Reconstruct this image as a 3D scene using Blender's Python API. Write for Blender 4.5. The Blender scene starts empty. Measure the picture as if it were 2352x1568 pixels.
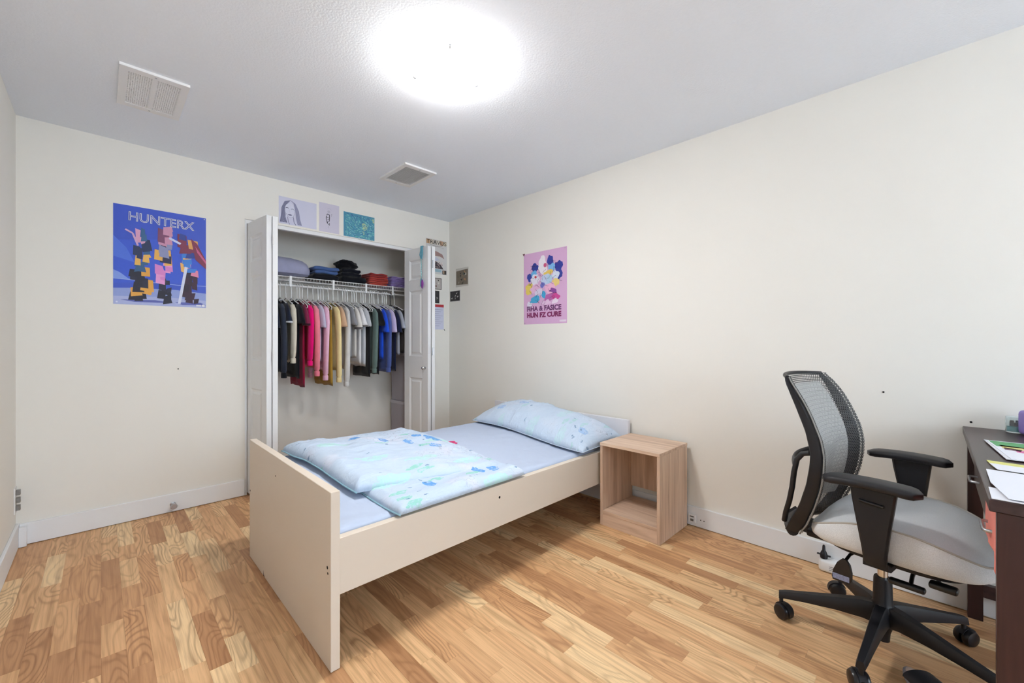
import bpy, bmesh, math, random
from mathutils import Vector, Matrix, noise

C = bpy.context.scene.collection
SC = bpy.context.scene
PI = math.pi

# ------------------------------------------------------------------ camera, world, exposure
CAM = Vector((-2.6137, -3.5841, 1.14))
FWD = Vector((0.70320, 0.71099, 0.0))
RGT = Vector((0.71099, -0.70320, 0.0))
FPX = 954.0
cd = bpy.data.cameras.new('camera')
cd.sensor_width = 36.0
cd.lens = 36.0 * FPX / 2352.0
cd.clip_start = 0.02
co = bpy.data.objects.new('camera', cd)
co.location = CAM
co.rotation_euler = (PI / 2, 0, math.atan2(-FWD.x, FWD.y))
C.objects.link(co)
SC.camera = co

w = bpy.data.worlds.new('world')
w.use_nodes = True
w.node_tree.nodes['Background'].inputs[0].default_value = (0.74, 0.87, 1.0, 1)   # even overcast sky, enters through the added window
w.node_tree.nodes['Background'].inputs[1].default_value = 3.3
SC.world = w

SC.view_settings.view_transform = 'Standard'
SC.view_settings.look = 'None'
SC.view_settings.gamma = 1.0
SC.view_settings.use_curve_mapping = False
SC.view_settings.exposure = 1.78
LAMP_STRENGTH = 42.0
LAMP_XY = (-1.495, -2.035)

ROOM_H = 2.4
XL, YN = -2.952, -6.60          # left wall, near wall
RND = random.Random(7)


# ------------------------------------------------------------------ helpers: materials
def lin(c):
    if isinstance(c, str):
        c = c.lstrip('#')
        c = [int(c[i:i + 2], 16) / 255 for i in (0, 2, 4)]
    return tuple((v / 12.92 if v <= 0.04045 else ((v + 0.055) / 1.055) ** 2.4) for v in c) + (1.0,)


MATS = {}


def newmat(name):
    m = bpy.data.materials.new(name)
    m.use_nodes = True
    nt = m.node_tree
    b = nt.nodes['Principled BSDF']
    return m, nt, b


def nd(nt, t, **kw):
    n = nt.nodes.new(t)
    for k, v in kw.items():
        if k in n.inputs.keys() if hasattr(n, 'inputs') else False:
            n.inputs[k].default_value = v
        else:
            setattr(n, k, v)
    return n


def mth(nt, op, a, b=None, c=None, clamp=False):
    n = nt.nodes.new('ShaderNodeMath')
    n.operation = op
    n.use_clamp = clamp
    for i, v in enumerate((a, b, c)):
        if v is None:
            continue
        if isinstance(v, (int, float)):
            n.inputs[i].default_value = v
        else:
            nt.links.new(v, n.inputs[i])
    return n.outputs[0]


def mixc(nt, fac, a, b, mode='MIX'):
    n = nt.nodes.new('ShaderNodeMix')
    n.data_type = 'RGBA'
    n.blend_type = mode
    for s, v in ((n.inputs[0], fac), (n.inputs[6], a), (n.inputs[7], b)):
        if isinstance(v, (int, float)):
            s.default_value = v
        elif isinstance(v, tuple):
            s.default_value = v
        else:
            nt.links.new(v, s)
    return n.outputs[2]


def coords(nt, scale=(1, 1, 1), kind='Object', loc=None):
    t = nt.nodes.new('ShaderNodeTexCoord')
    mp = nt.nodes.new('ShaderNodeMapping')
    mp.inputs['Scale'].default_value = scale
    nt.links.new(t.outputs[kind], mp.inputs['Vector'])
    if loc is not None:
        nt.links.new(loc, mp.inputs['Location'])
    return mp.outputs[0]


def noi(nt, vec, scale, detail=2.0, rough=0.5, dist=0.0):
    n = nt.nodes.new('ShaderNodeTexNoise')
    n.inputs['Scale'].default_value = scale
    n.inputs['Detail'].default_value = detail
    n.inputs['Roughness'].default_value = rough
    n.inputs['Distortion'].default_value = dist
    nt.links.new(vec, n.inputs['Vector'])
    return n.outputs[0]


def bump(nt, b, h, strength, dist):
    n = nt.nodes.new('ShaderNodeBump')
    n.inputs['Strength'].default_value = strength
    n.inputs['Distance'].default_value = dist
    nt.links.new(h, n.inputs['Height'])
    nt.links.new(n.outputs[0], b.inputs['Normal'])


def mat(name, col, rough=0.5, metal=0.0, spec=0.5, var=0.05, vscale=8.0, bmp=None, sheen=0.0):
    if name in MATS:
        return MATS[name]
    m, nt, b = newmat(name)
    c = lin(col)
    v = coords(nt)
    f = noi(nt, v, vscale, 3.0)
    lo = tuple(x * (1 - var) for x in c[:3]) + (1,)
    hi = tuple(min(1, x * (1 + var)) for x in c[:3]) + (1,)
    nt.links.new(mixc(nt, f, lo, hi), b.inputs['Base Color'])
    b.inputs['Roughness'].default_value = rough
    b.inputs['Metallic'].default_value = metal
    b.inputs['Specular IOR Level'].default_value = spec
    if sheen:
        b.inputs['Sheen Weight'].default_value = sheen
    if bmp:
        bump(nt, b, noi(nt, v, bmp[0], 3.0), bmp[1], bmp[2])
    MATS[name] = m
    return m


def cloth(col, name=None):
    return mat(name or 'cloth_' + col.strip('#'), col, rough=0.9, spec=0.15, var=0.10, vscale=22.0,
               bmp=(60.0, 0.35, 0.004), sheen=0.15)


def floor_mat():
    m, nt, b = newmat('laminate_oak')
    a = nt.nodes.new('ShaderNodeAttribute')
    a.attribute_name = 'rnd'
    sep = nt.nodes.new('ShaderNodeSeparateXYZ')
    nt.links.new(a.outputs['Vector'], sep.inputs[0])
    tone, seed, fig = sep.outputs[0], sep.outputs[1], sep.outputs[2]
    geo = nt.nodes.new('ShaderNodeNewGeometry')
    off = nt.nodes.new('ShaderNodeCombineXYZ')
    nt.links.new(mth(nt, 'MULTIPLY', seed, 37.0), off.inputs[0])
    nt.links.new(mth(nt, 'MULTIPLY', seed, 91.0), off.inputs[1])

    def mp(scale):
        n = nt.nodes.new('ShaderNodeMapping')
        n.inputs['Scale'].default_value = scale
        nt.links.new(geo.outputs['Position'], n.inputs['Vector'])
        nt.links.new(off.outputs[0], n.inputs['Location'])
        return n.outputs[0]
    n1 = noi(nt, mp((9.0, 2.0, 1.0)), 1.0, 1.2, 0.4, 0.3)
    rings = mth(nt, 'SINE', mth(nt, 'MULTIPLY', n1, mth(nt, 'MULTIPLY_ADD', fig, 80.0, 40.0)))
    rings = mth(nt, 'POWER', mth(nt, 'MULTIPLY_ADD', rings, 0.5, 0.5), 3.0)
    n2 = noi(nt, mp((70.0, 2.2, 1.0)), 1.0, 2.0, 0.6)
    n3 = noi(nt, mp((260.0, 7.0, 1.0)), 1.0, 2.0, 0.6)
    ramp = nt.nodes.new('ShaderNodeValToRGB')
    e = ramp.color_ramp.elements
    e[0].position = 0.0
    e[0].color = lin('#bd8d64')
    e[1].position = 1.0
    e[1].color = lin('#f6d8a8')
    for p, c in ((0.25, '#d5a375'), (0.5, '#e3b585'), (0.75, '#ecc392')):
        q = ramp.color_ramp.elements.new(p)
        q.color = lin(c)
    nt.links.new(tone, ramp.inputs[0])
    g = mth(nt, 'MULTIPLY', rings, mth(nt, 'MULTIPLY_ADD', fig, 0.40, 0.12))
    c1 = mixc(nt, g, ramp.outputs[0], lin('#82542f'), 'MIX')
    fib = mth(nt, 'MULTIPLY', mth(nt, 'SUBTRACT', n2, 0.42, clamp=True), 1.5, clamp=True)
    c2 = mixc(nt, fib, c1, lin('#8a5a35'), 'MIX')
    fib2 = mth(nt, 'MULTIPLY', mth(nt, 'SUBTRACT', n3, 0.5, clamp=True), 0.8, clamp=True)
    c3 = mixc(nt, fib2, c2, lin('#7d5130'), 'MIX')
    nt.links.new(c3, b.inputs['Base Color'])
    b.inputs['Roughness'].default_value = 0.48
    b.inputs['Specular IOR Level'].default_value = 0.35
    bump(nt, b, n3, 0.08, 0.001)
    return m


def wood(name, lo, mid, hi, axis='Z', rough=0.5, freq=1.0, spec=0.4):
    if name in MATS:
        return MATS[name]
    m, nt, b = newmat(name)
    s = {'Z': (26, 26, 1.6), 'X': (1.6, 26, 26), 'Y': (26, 1.6, 26)}[axis]
    s = tuple(x * freq for x in s)
    v = coords(nt, s)
    n1 = noi(nt, v, 1.0, 3.0, 0.55, 0.6)
    v2 = coords(nt, tuple(x * 5 for x in s))
    n2 = noi(nt, v2, 1.0, 2.0, 0.6)
    ramp = nt.nodes.new('ShaderNodeValToRGB')
    e = ramp.color_ramp.elements
    e[0].position = 0.3
    e[0].color = lin(lo)
    e[1].position = 0.72
    e[1].color = lin(hi)
    q = ramp.color_ramp.elements.new(0.52)
    q.color = lin(mid)
    nt.links.new(n1, ramp.inputs[0])
    f = mth(nt, 'MULTIPLY', mth(nt, 'SUBTRACT', n2, 0.5, clamp=True), 0.9, clamp=True)
    nt.links.new(mixc(nt, f, ramp.outputs[0], lin(lo)), b.inputs['Base Color'])
    b.inputs['Roughness'].default_value = rough
    b.inputs['Specular IOR Level'].default_value = spec
    MATS[name] = m
    return m


def bedding_mat(name, amount):
    """pale blue cotton with a scattered print of blue, green and grey motifs"""
    m, nt, b = newmat(name)
    v = coords(nt)
    warp = nt.nodes.new('ShaderNodeTexNoise')
    warp.inputs['Scale'].default_value = 26.0
    warp.inputs['Detail'].default_value = 3.0
    nt.links.new(v, warp.inputs['Vector'])
    wv = nt.nodes.new('ShaderNodeVectorMath')
    wv.operation = 'MULTIPLY_ADD'
    nt.links.new(warp.outputs['Color'], wv.inputs[0])
    wv.inputs[1].default_value = (0.05, 0.05, 0.05)
    nt.links.new(v, wv.inputs[2])

    def vor(scale, stretch, r, ch, th):
        mp = nt.nodes.new('ShaderNodeMapping')
        mp.inputs['Scale'].default_value = stretch
        nt.links.new(wv.outputs[0], mp.inputs['Vector'])
        n = nt.nodes.new('ShaderNodeTexVoronoi')
        n.voronoi_dimensions = '2D'
        n.inputs['Scale'].default_value = scale
        nt.links.new(mp.outputs[0], n.inputs['Vector'])
        sp = nt.nodes.new('ShaderNodeSeparateColor')
        nt.links.new(n.outputs['Color'], sp.inputs[0])
        near = mth(nt, 'LESS_THAN', n.outputs['Distance'], r)
        pick = mth(nt, 'GREATER_THAN', sp.outputs[ch], th)
        brk = mth(nt, 'MULTIPLY', mth(nt, 'SUBTRACT', noi(nt, v, 48.0, 3.0), 0.30, clamp=True), 5.0, clamp=True)
        return mth(nt, 'MULTIPLY', mth(nt, 'MULTIPLY', near, pick), brk)
    base = mixc(nt, noi(nt, v, 5.0, 2.0), lin('#b7cae0'), lin('#cbd8e8'))
    c = base
    pinkish = mth(nt, 'MULTIPLY', mth(nt, 'SUBTRACT', noi(nt, v, 7.0, 2.0), 0.55, clamp=True), 1.6 * amount, clamp=True)
    c = mixc(nt, pinkish, c, lin('#e6dbe6'))
    c = mixc(nt, mth(nt, 'MULTIPLY', vor(4.0, (0.7, 1.9, 1), 0.26, 1, 0.62), 0.55 * amount), c, lin('#aee3d8'))
    c = mixc(nt, mth(nt, 'MULTIPLY', vor(6.0, (0.8, 2.6, 1), 0.21, 0, 0.70), 0.6 * amount), c, lin('#6fcbb0'))
    c = mixc(nt, mth(nt, 'MULTIPLY', vor(5.5, (1.3, 1, 1), 0.20, 2, 0.74), 0.8 * amount), c, lin('#3f92dc'))
    c = mixc(nt, mth(nt, 'MULTIPLY', vor(13.0, (1, 1.6, 1), 0.13, 0, 0.88), 0.7), c, lin('#5c7fa8'))
    ln = mth(nt, 'LESS_THAN', mth(nt, 'ABSOLUTE', mth(nt, 'SUBTRACT', noi(nt, v, 21.0, 2.0), 0.5)), 0.010)
    msk = mth(nt, 'MULTIPLY', mth(nt, 'SUBTRACT', noi(nt, v, 3.7, 2.0), 0.5, clamp=True), 5.0, clamp=True)
    c = mixc(nt, mth(nt, 'MULTIPLY', mth(nt, 'MULTIPLY', ln, msk), 0.55), c, lin('#7d879c'))
    nt.links.new(c, b.inputs['Base Color'])
    b.inputs['Roughness'].default_value = 0.9
    b.inputs['Specular IOR Level'].default_value = 0.15
    bump(nt, b, noi(nt, coords(nt, (9, 22, 9)), 1.0, 4.0, 0.6, 0.8), 0.55, 0.02)
    return m


def weave_mat(name, col, hole, nu, nv, thr):
    """open mesh fabric: real holes between the threads"""
    m, nt, b = newmat(name)
    uv = nt.nodes.new('ShaderNodeUVMap')
    uv.uv_map = 'uv'
    sp = nt.nodes.new('ShaderNodeSeparateXYZ')
    nt.links.new(uv.outputs[0], sp.inputs[0])
    row = mth(nt, 'FLOOR', mth(nt, 'MULTIPLY', sp.outputs[1], nv))
    sh = mth(nt, 'MULTIPLY', mth(nt, 'MODULO', row, 2.0), 0.5)
    fu = mth(nt, 'FRACT', mth(nt, 'ADD', mth(nt, 'MULTIPLY', sp.outputs[0], nu), sh))
    fv = mth(nt, 'FRACT', mth(nt, 'MULTIPLY', sp.outputs[1], nv))
    du = mth(nt, 'ABSOLUTE', mth(nt, 'SUBTRACT', fu, 0.5))
    dv = mth(nt, 'ABSOLUTE', mth(nt, 'SUBTRACT', fv, 0.5))
    h = mth(nt, 'MULTIPLY', mth(nt, 'LESS_THAN', du, thr), mth(nt, 'LESS_THAN', dv, thr * 0.9))
    b.inputs['Base Color'].default_value = lin(col)
    b.inputs['Roughness'].default_value = 0.75
    tr = nt.nodes.new('ShaderNodeBsdfTransparent')
    mx = nt.nodes.new('ShaderNodeMixShader')
    nt.links.new(mth(nt, 'MULTIPLY', h, hole), mx.inputs[0])
    nt.links.new(b.outputs[0], mx.inputs[1])
    nt.links.new(tr.outputs[0], mx.inputs[2])
    nt.links.new(mx.outputs[0], nt.nodes['Material Output'].inputs[0])
    return m


def print_mat():
    m, nt, b = newmat('printed_ink')
    a = nt.nodes.new('ShaderNodeAttribute')
    a.attribute_name = 'ink'
    v = coords(nt)
    f = noi(nt, v, 60.0, 2.0)
    k = mth(nt, 'MULTIPLY_ADD', f, 0.12, 0.94)
    cb = nt.nodes.new('ShaderNodeVectorMath')
    cb.operation = 'SCALE'
    nt.links.new(a.outputs['Color'], cb.inputs[0])
    nt.links.new(k, cb.inputs['Scale'])
    nt.links.new(cb.outputs[0], b.inputs['Base Color'])
    b.inputs['Roughness'].default_value = 0.55
    return m


INK = print_mat()


# ------------------------------------------------------------------ helpers: geometry
def merge(bm, t, M=None):
    mp = {}
    for v in t.verts:
        mp[v] = bm.verts.new((M @ v.co) if M is not None else v.co)
    for f in t.faces:
        try:
            bm.faces.new([mp[v] for v in f.verts])
        except ValueError:
            pass
    t.free()
    return bm


def box(bm, a, b, bev=0.0, seg=2, M=None):
    t = bmesh.new()
    bmesh.ops.create_cube(t, size=1.0)
    a, b = Vector(a), Vector(b)
    for v in t.verts:
        v.co = Vector(((a.x + b.x) / 2 + v.co.x * abs(b.x - a.x), (a.y + b.y) / 2 + v.co.y * abs(b.y - a.y),
                       (a.z + b.z) / 2 + v.co.z * abs(b.z - a.z)))
    if bev > 0:
        bmesh.ops.bevel(t, geom=list(t.edges), offset=bev, segments=seg, affect='EDGES', profile=0.5)
    return merge(bm, t, M)


def loft(bm, rings, cap=True, closed=True):
    R = [[bm.verts.new(p) for p in r] for r in rings]
    n = len(R[0])
    for i in range(len(R) - 1):
        for j in range(n if closed else n - 1):
            k = (j + 1) % n
            bm.faces.new((R[i][j], R[i][k], R[i + 1][k], R[i + 1][j]))
    if cap and closed:
        bm.faces.new(list(reversed(R[0])))
        bm.faces.new(R[-1])
    return R


def tube(bm, pts, r, n=10, cap=True, flat=1.0, up=None, loop=False):
    pts = [Vector(p) for p in pts]
    m = len(pts)
    rr = r if isinstance(r, (list, tuple)) else [r] * m
    rings = []
    prev = None
    for i, p in enumerate(pts):
        if loop:
            d = pts[(i + 1) % m] - pts[i - 1]
        else:
            d = pts[min(i + 1, m - 1)] - pts[max(i - 1, 0)]
        d.normalize()
        if prev is None:
            ref = Vector(up) if up else (Vector((0, 0, 1)) if abs(d.z) < 0.9 else Vector((1, 0, 0)))
        else:
            ref = prev
        s = d.cross(ref)
        if s.length < 1e-6:
            s = d.cross(Vector((0, 1, 0)))
        s.normalize()
        u = s.cross(d).normalized()
        prev = u
        rings.append([p + s * (math.cos(2 * PI * j / n) * rr[i]) + u * (math.sin(2 * PI * j / n) * rr[i] * flat)
                      for j in range(n)])
    if loop:
        rings.append(rings[0])
        R = [[bm.verts.new(q) for q in k] for k in rings[:-1]]
        for i in range(m):
            a, b_ = R[i], R[(i + 1) % m]
            for j in range(n):
                k = (j + 1) % n
                bm.faces.new((a[j], a[k], b_[k], b_[j]))
    else:
        loft(bm, rings, cap)


def lathe(bm, prof, n=32, M=None, cap=True):
    rings = []
    for r, z in prof:
        ring = []
        for j in range(n):
            a = 2 * PI * j / n
            p = Vector((max(r, 1e-5) * math.cos(a), max(r, 1e-5) * math.sin(a), z))
            ring.append(M @ p if M is not None else p)
        rings.append(ring)
    loft(bm, rings, cap)


def prism(bm, pts, d0, d1, plane='xz'):
    """polygon in a plane pushed between two depths"""
    def P(p, d):
        return {'xz': (p[0], d, p[1]), 'xy': (p[0], p[1], d), 'yz': (d, p[0], p[1])}[plane]
    a = [bm.verts.new(P(p, d0)) for p in pts]
    b = [bm.verts.new(P(p, d1)) for p in pts]
    n = len(pts)
    bm.faces.new(a)
    bm.faces.new(list(reversed(b)))
    for i in range(n):
        j = (i + 1) % n
        bm.faces.new((a[i], b[i], b[j], a[j]))


def grid(bm, f, nu, nv):
    V = [[bm.verts.new(f(i / nu, j / nv)) for j in range(nv + 1)] for i in range(nu + 1)]
    for i in range(nu):
        for j in range(nv):
            bm.faces.new((V[i][j], V[i + 1][j], V[i + 1][j + 1], V[i][j + 1]))
    return V


def slab(bm, top, bot, nu, nv):
    """closed sheet from a top and a bottom function over the unit square"""
    T = grid(bm, top, nu, nv)
    B = [[None] * (nv + 1) for _ in range(nu + 1)]
    for i in range(nu + 1):
        for j in range(nv + 1):
            B[i][j] = T[i][j] if i in (0, nu) or j in (0, nv) else bm.verts.new(bot(i / nu, j / nv))
    for i in range(nu):
        for j in range(nv):
            bm.faces.new((B[i][j], B[i][j + 1], B[i + 1][j + 1], B[i + 1][j]))


def tag(o, label=None, cat=None, group=None, kind=None):
    if label:
        o['label'] = label
    if cat:
        o['category'] = cat
    if group:
        o['group'] = group
    if kind:
        o['kind'] = kind
    return o


def obj(name, bm, m, parent=None, smooth=None, loc=None, **kw):
    me = bpy.data.meshes.new(name)
    bmesh.ops.recalc_face_normals(bm, faces=list(bm.faces))
    bm.to_mesh(me)
    bm.free()
    if smooth is not None:
        me.shade_smooth()
        if smooth < 180:
            me.set_sharp_from_angle(angle=math.radians(smooth))
    o = bpy.data.objects.new(name, me)
    if m is not None:
        me.materials.append(m)
    C.objects.link(o)
    if parent:
        o.parent = parent
    if loc:
        o.location = loc
    tag(o, **kw)
    return o


def empty(name, loc=(0, 0, 0), rz=0.0, **kw):
    o = bpy.data.objects.new(name, None)
    o.empty_display_size = 0.05
    C.objects.link(o)
    o.location = loc
    o.rotation_euler = (0, 0, rz)
    return tag(o, **kw)


def copy_tree(o, parent=None):
    c = o.copy()
    C.objects.link(c)
    c.parent = parent
    for ch in list(o.children):
        copy_tree(ch, c)
    return c


def B():
    return bmesh.new()


def lerp(a, b, t):
    return a + (b - a) * t


def interp(tab, x):
    if x <= tab[0][0]:
        return tab[0][1]
    for (x0, y0), (x1, y1) in zip(tab, tab[1:]):
        if x <= x1:
            t = (x - x0) / (x1 - x0)
            return lerp(y0, y1, t)
    return tab[-1][1]


def sstep(a, b, x):
    t = max(0.0, min(1.0, (x - a) / (b - a)))
    return t * t * (3 - 2 * t)


def nz(x, y, z=0.0):
    return noise.noise(Vector((x, y, z)))


class Print:
    """flat ink shapes laid on a sheet; local x = across, z = up, -y = out of the sheet"""

    def __init__(s, y0=-0.0012):
        s.v, s.f, s.c, s.y = [], [], [], y0

    def poly(s, pts, col):
        k = len(s.v)
        s.v += [(p[0], s.y, p[1]) for p in pts]
        s.f.append(list(range(k, k + len(pts))))
        s.c.append(lin(col))
        s.y -= 0.00003

    def rect(s, x0, z0, x1, z1, col):
        s.poly([(x0, z0), (x1, z0), (x1, z1), (x0, z1)], col)

    def ell(s, cx, cz, rx, rz, col, rot=0.0, n=20, wob=0.0, seed=0):
        pts = []
        for i in range(n):
            a = 2 * PI * i / n
            k = 1 + wob * nz(math.cos(a) * 1.7 + seed, math.sin(a) * 1.7, seed)
            x, z = rx * k * math.cos(a), rz * k * math.sin(a)
            pts.append((cx + x * math.cos(rot) - z * math.sin(rot), cz + x * math.sin(rot) + z * math.cos(rot)))
        s.poly(pts, col)

    def stroke(s, pts, wd, col):
        for (x0, z0), (x1, z1) in zip(pts, pts[1:]):
            dx, dz = x1 - x0, z1 - z0
            L = math.hypot(dx, dz) or 1e-6
            nx, nz_ = -dz / L * wd / 2, dx / L * wd / 2
            k = len(s.v)
            s.v += [(x0 + nx, s.y, z0 + nz_), (x0 - nx, s.y, z0 - nz_), (x1 - nx, s.y, z1 - nz_), (x1 + nx, s.y, z1 + nz_)]
            s.f.append([k, k + 1, k + 2, k + 3])
            s.c.append(lin(col))
        s.y -= 0.00003

    def build(s, name, parent, label=None):
        me = bpy.data.meshes.new(name)
        me.from_pydata(s.v, [], s.f)
        at = me.color_attributes.new('ink', 'FLOAT_COLOR', 'CORNER')
        i = 0
        for f, c in zip(s.f, s.c):
            for _ in f:
                at.data[i].color = c
                i += 1
        me.materials.append(INK)
        o = bpy.data.objects.new(name, me)
        C.objects.link(o)
        o.parent = parent
        return tag(o, label)


def lettering(name, text, size, m, parent, x, z, y=-0.0035, outline=0.0, rot=0.0, fit=None, shear=0.0, label=None):
    cu = bpy.data.curves.new(name, 'FONT')
    cu.body = text
    cu.size = size
    cu.shear = shear
    cu.resolution_u = 3
    if outline:
        cu.fill_mode = 'NONE'
        cu.bevel_depth = outline
        cu.bevel_resolution = 0
    t = bpy.data.objects.new(name, cu)
    C.objects.link(t)
    bpy.context.view_layer.update()
    me = bpy.data.meshes.new_from_object(t.evaluated_get(bpy.context.evaluated_depsgraph_get()))
    bpy.data.objects.remove(t)
    xs = [v.co.x for v in me.vertices]
    x0, x1 = min(xs), max(xs)
    k = (fit / (x1 - x0)) if fit else 1.0
    for v in me.vertices:
        px, pz, py = (v.co.x - x0) * k, v.co.y, v.co.z
        v.co = (x + px * math.cos(rot) - pz * math.sin(rot), y - py * 0.15, z + px * math.sin(rot) + pz * math.cos(rot))
    me.materials.clear()
    me.materials.append(m)
    o = bpy.data.objects.new(name, me)
    C.objects.link(o)
    o.parent = parent
    return tag(o, label)


# ------------------------------------------------------------------ materials in use
M_wall = mat('wall_paint', '#eae7e0', rough=0.85, spec=0.2, var=0.012, vscale=3.0, bmp=(180.0, 0.05, 0.002))
M_closet = mat('closet_paint', '#efece5', rough=0.85, spec=0.2, var=0.015, vscale=3.0)
M_ceil = mat('ceiling_stipple', '#eef3fb', rough=0.95, spec=0.1, var=0.02, vscale=60.0, bmp=(110.0, 0.25, 0.004))
M_trim = mat('trim_white', '#e9eaec', rough=0.5, spec=0.4, var=0.02, vscale=6.0)
M_door = mat('door_white', '#e8e9ea', rough=0.5, spec=0.4, var=0.012, vscale=5.0)
M_white = mat('white_plastic', '#ececec', rough=0.45, var=0.01)
M_wire = mat('white_vinyl_wire', '#eeeeee', rough=0.4, var=0.01)
M_dark = mat('dark_gap', '#15120f', rough=0.9, var=0.1)
M_black = mat('black_plastic', '#1b1b20', rough=0.45, spec=0.4, var=0.12, vscale=40.0, bmp=(400.0, 0.12, 0.0006))
M_blackg = mat('black_plastic_smooth', '#141419', rough=0.3, spec=0.5, var=0.05)
M_chrome = mat('chrome', '#d8d8da', rough=0.16, metal=1.0, var=0.03)
M_nickel = mat('brushed_nickel', '#b9bbc0', rough=0.3, metal=1.0, var=0.08, vscale=60.0)
M_lam = mat('bed_white_laminate', '#ddd1c2', rough=0.5, spec=0.35, var=0.02, vscale=3.0)
M_lamtop = M_lam
M_sheet = mat('sheet_blue_cotton', '#b9c5da', rough=0.9, spec=0.12, var=0.02, vscale=5.0, bmp=(14.0, 0.30, 0.012))
M_paper = mat('paper_white', '#e6e7ef', rough=0.75, var=0.01)
M_floor = floor_mat()
M_floorbase = mat('floor_underlay', '#5a3d25', rough=0.8, var=0.1)

# ------------------------------------------------------------------ the setting
bm = B()
box(bm, (XL - 0.12, YN - 0.12, -0.08), (0.12, 0.72, -0.0085))
floor = obj('floor', bm, M_floorbase, kind='structure', label='light oak strip laminate floor running along the right wall')

STRIP = 0.0668
planks = []
x = XL + 0.004
si = 0
while x < 0.0:
    x1 = min(x + STRIP, -0.0005)
    y = YN
    y_end_hi = 0.598
    y -= RND.uniform(0, 0.4)
    while y < y_end_hi:
        ln_ = RND.choice((0.22, 0.3, 0.36, 0.42, 0.5, 0.6)) * RND.uniform(0.92, 1.1)
        a, b_ = max(y, YN + 0.002), min(y + ln_, y_end_hi)
        if b_ - a > 0.03:
            planks.append((x, x1, a, b_))
        y += ln_
    x += STRIP
    si += 1


def scr(px_, py_):
    d = Vector((px_, py_, 0)) - Vector((CAM.x, CAM.y, 0))
    zz = d.dot(FWD)
    if zz < 0.25:
        return None
    return (1176 + FPX * d.dot(RGT) / zz, 784 + FPX * CAM.z / zz)


def plank_score(p):
    q = [scr(*c) for c in ((p[0], p[2]), (p[1], p[2]), (p[1], p[3]), (p[0], p[3]))]
    if any(v is None for v in q):
        return 0
    A = abs(sum(q[i][0] * q[(i + 1) % 4][1] - q[(i + 1) % 4][0] * q[i][1] for i in range(4))) / 2
    cx = sum(v[0] for v in q) / 4
    cy = sum(v[1] for v in q) / 4
    return A if -60 < cx < 2412 and cy < 1640 else 0


planks.sort(key=plank_score, reverse=True)


def plank_geo(p):
    g = 0.0001
    x0, x1, y0, y1 = p[0] + g, p[1] - g, p[2] + g, p[3] - g
    e = 0.0003
    v = [(x0, y0, -0.0085), (x1, y0, -0.0085), (x1, y1, -0.0085), (x0, y1, -0.0085),
         (x0, y0, -e), (x1, y0, -e), (x1, y1, -e), (x0, y1, -e),
         (x0 + e, y0 + e, 0), (x1 - e, y0 + e, 0), (x1 - e, y1 - e, 0), (x0 + e, y1 - e, 0)]
    f = [(8, 9, 10, 11)]
    for k in range(4):
        n = (k + 1) % 4
        f += [(k, n, 4 + n, 4 + k), (4 + k, 4 + n, 8 + n, 8 + k)]
    t = RND.random()
    tone = 0.12 * RND.random() if t < 0.16 else (0.86 + 0.14 * RND.random() if t > 0.84 else RND.uniform(0.25, 0.75))
    return v, f, (tone, RND.random(), RND.random() ** 1.2)


def plank_mesh(name, plist):
    V, F, R = [], [], []
    for p in plist:
        v, f, r = plank_geo(p)
        k = len(V)
        V += v
        F += [tuple(i + k for i in q) for q in f]
        R += [r] * len(v)
    me = bpy.data.meshes.new(name)
    me.from_pydata(V, [], F)
    at = me.attributes.new('rnd', 'FLOAT_VECTOR', 'POINT')
    for i, r in enumerate(R):
        at.data[i].vector = r
    me.materials.append(M_floor)
    o = bpy.data.objects.new(name, me)
    C.objects.link(o)
    o.parent = floor
    return o


for p in planks[:300]:
    plank_mesh('plank', [p])
rest = plank_mesh('plank_field', planks[300:])
rest['kind'] = 'stuff'

bm = B()
box(bm, (XL - 0.12, YN - 0.12, ROOM_H), (0.12, 0.72, ROOM_H + 0.1))
obj('ceiling', bm, M_ceil, kind='structure', label='pale grey stippled ceiling')

OX0, OX1, OZ = -1.856, -0.365, 2.05      # closet opening
bm = B()
box(bm, (XL - 0.12, 0, -0.005), (OX0, 0.11, ROOM_H))
box(bm, (OX1, 0, -0.005), (0.12, 0.11, ROOM_H))
box(bm, (OX0, 0, OZ), (OX1, 0.11, ROOM_H))
obj('wall_back', bm, M_wall, kind='structure', label='cream painted wall with the closet opening')
bm = B()
box(bm, (0, YN - 0.12, -0.005), (0.12, 0.0, ROOM_H))
obj('wall_right', bm, M_wall, kind='structure', label='cream painted wall behind headboard, nightstand and chair')
bm = B()
box(bm, (XL - 0.12, YN - 0.12, -0.005), (XL, 0.0, ROOM_H))
obj('wall_left', bm, M_wall, kind='structure', label='cream painted wall at the end of the poster wall')
WX0, WX1, WZ0, WZ1 = -2.75, -0.35, 0.75, 2.20      # unseen window behind the viewer, added to brighten ceiling and far walls
bm = B()
box(bm, (XL, YN - 0.12, -0.005), (WX0, YN, ROOM_H))
box(bm, (WX1, YN - 0.12, -0.005), (0, YN, ROOM_H))
box(bm, (WX0, YN - 0.12, -0.005), (WX1, YN, WZ0))
box(bm, (WX0, YN - 0.12, WZ1), (WX1, YN, ROOM_H))
obj('wall_near', bm, M_wall, kind='structure', label='cream painted wall behind the desk')
bm = B()
box(bm, (-2.07, 0.60, -0.005), (-0.03, 0.72, ROOM_H))
box(bm, (-2.07, 0.11, -0.005), (-1.95, 0.60, ROOM_H))
box(bm, (-0.15, 0.11, -0.005), (-0.03, 0.60, ROOM_H))
obj('wall_closet', bm, M_closet, kind='structure', label='cream painted inside of the closet')

BH, BT = 0.122, 0.014


def baseboard(name, a, b, axis):
    bm = B()
    box(bm, a, b, 0.003, 2)
    return obj(name, bm, M_trim, kind='structure', label='white painted baseboard along the ' + axis)


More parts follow.
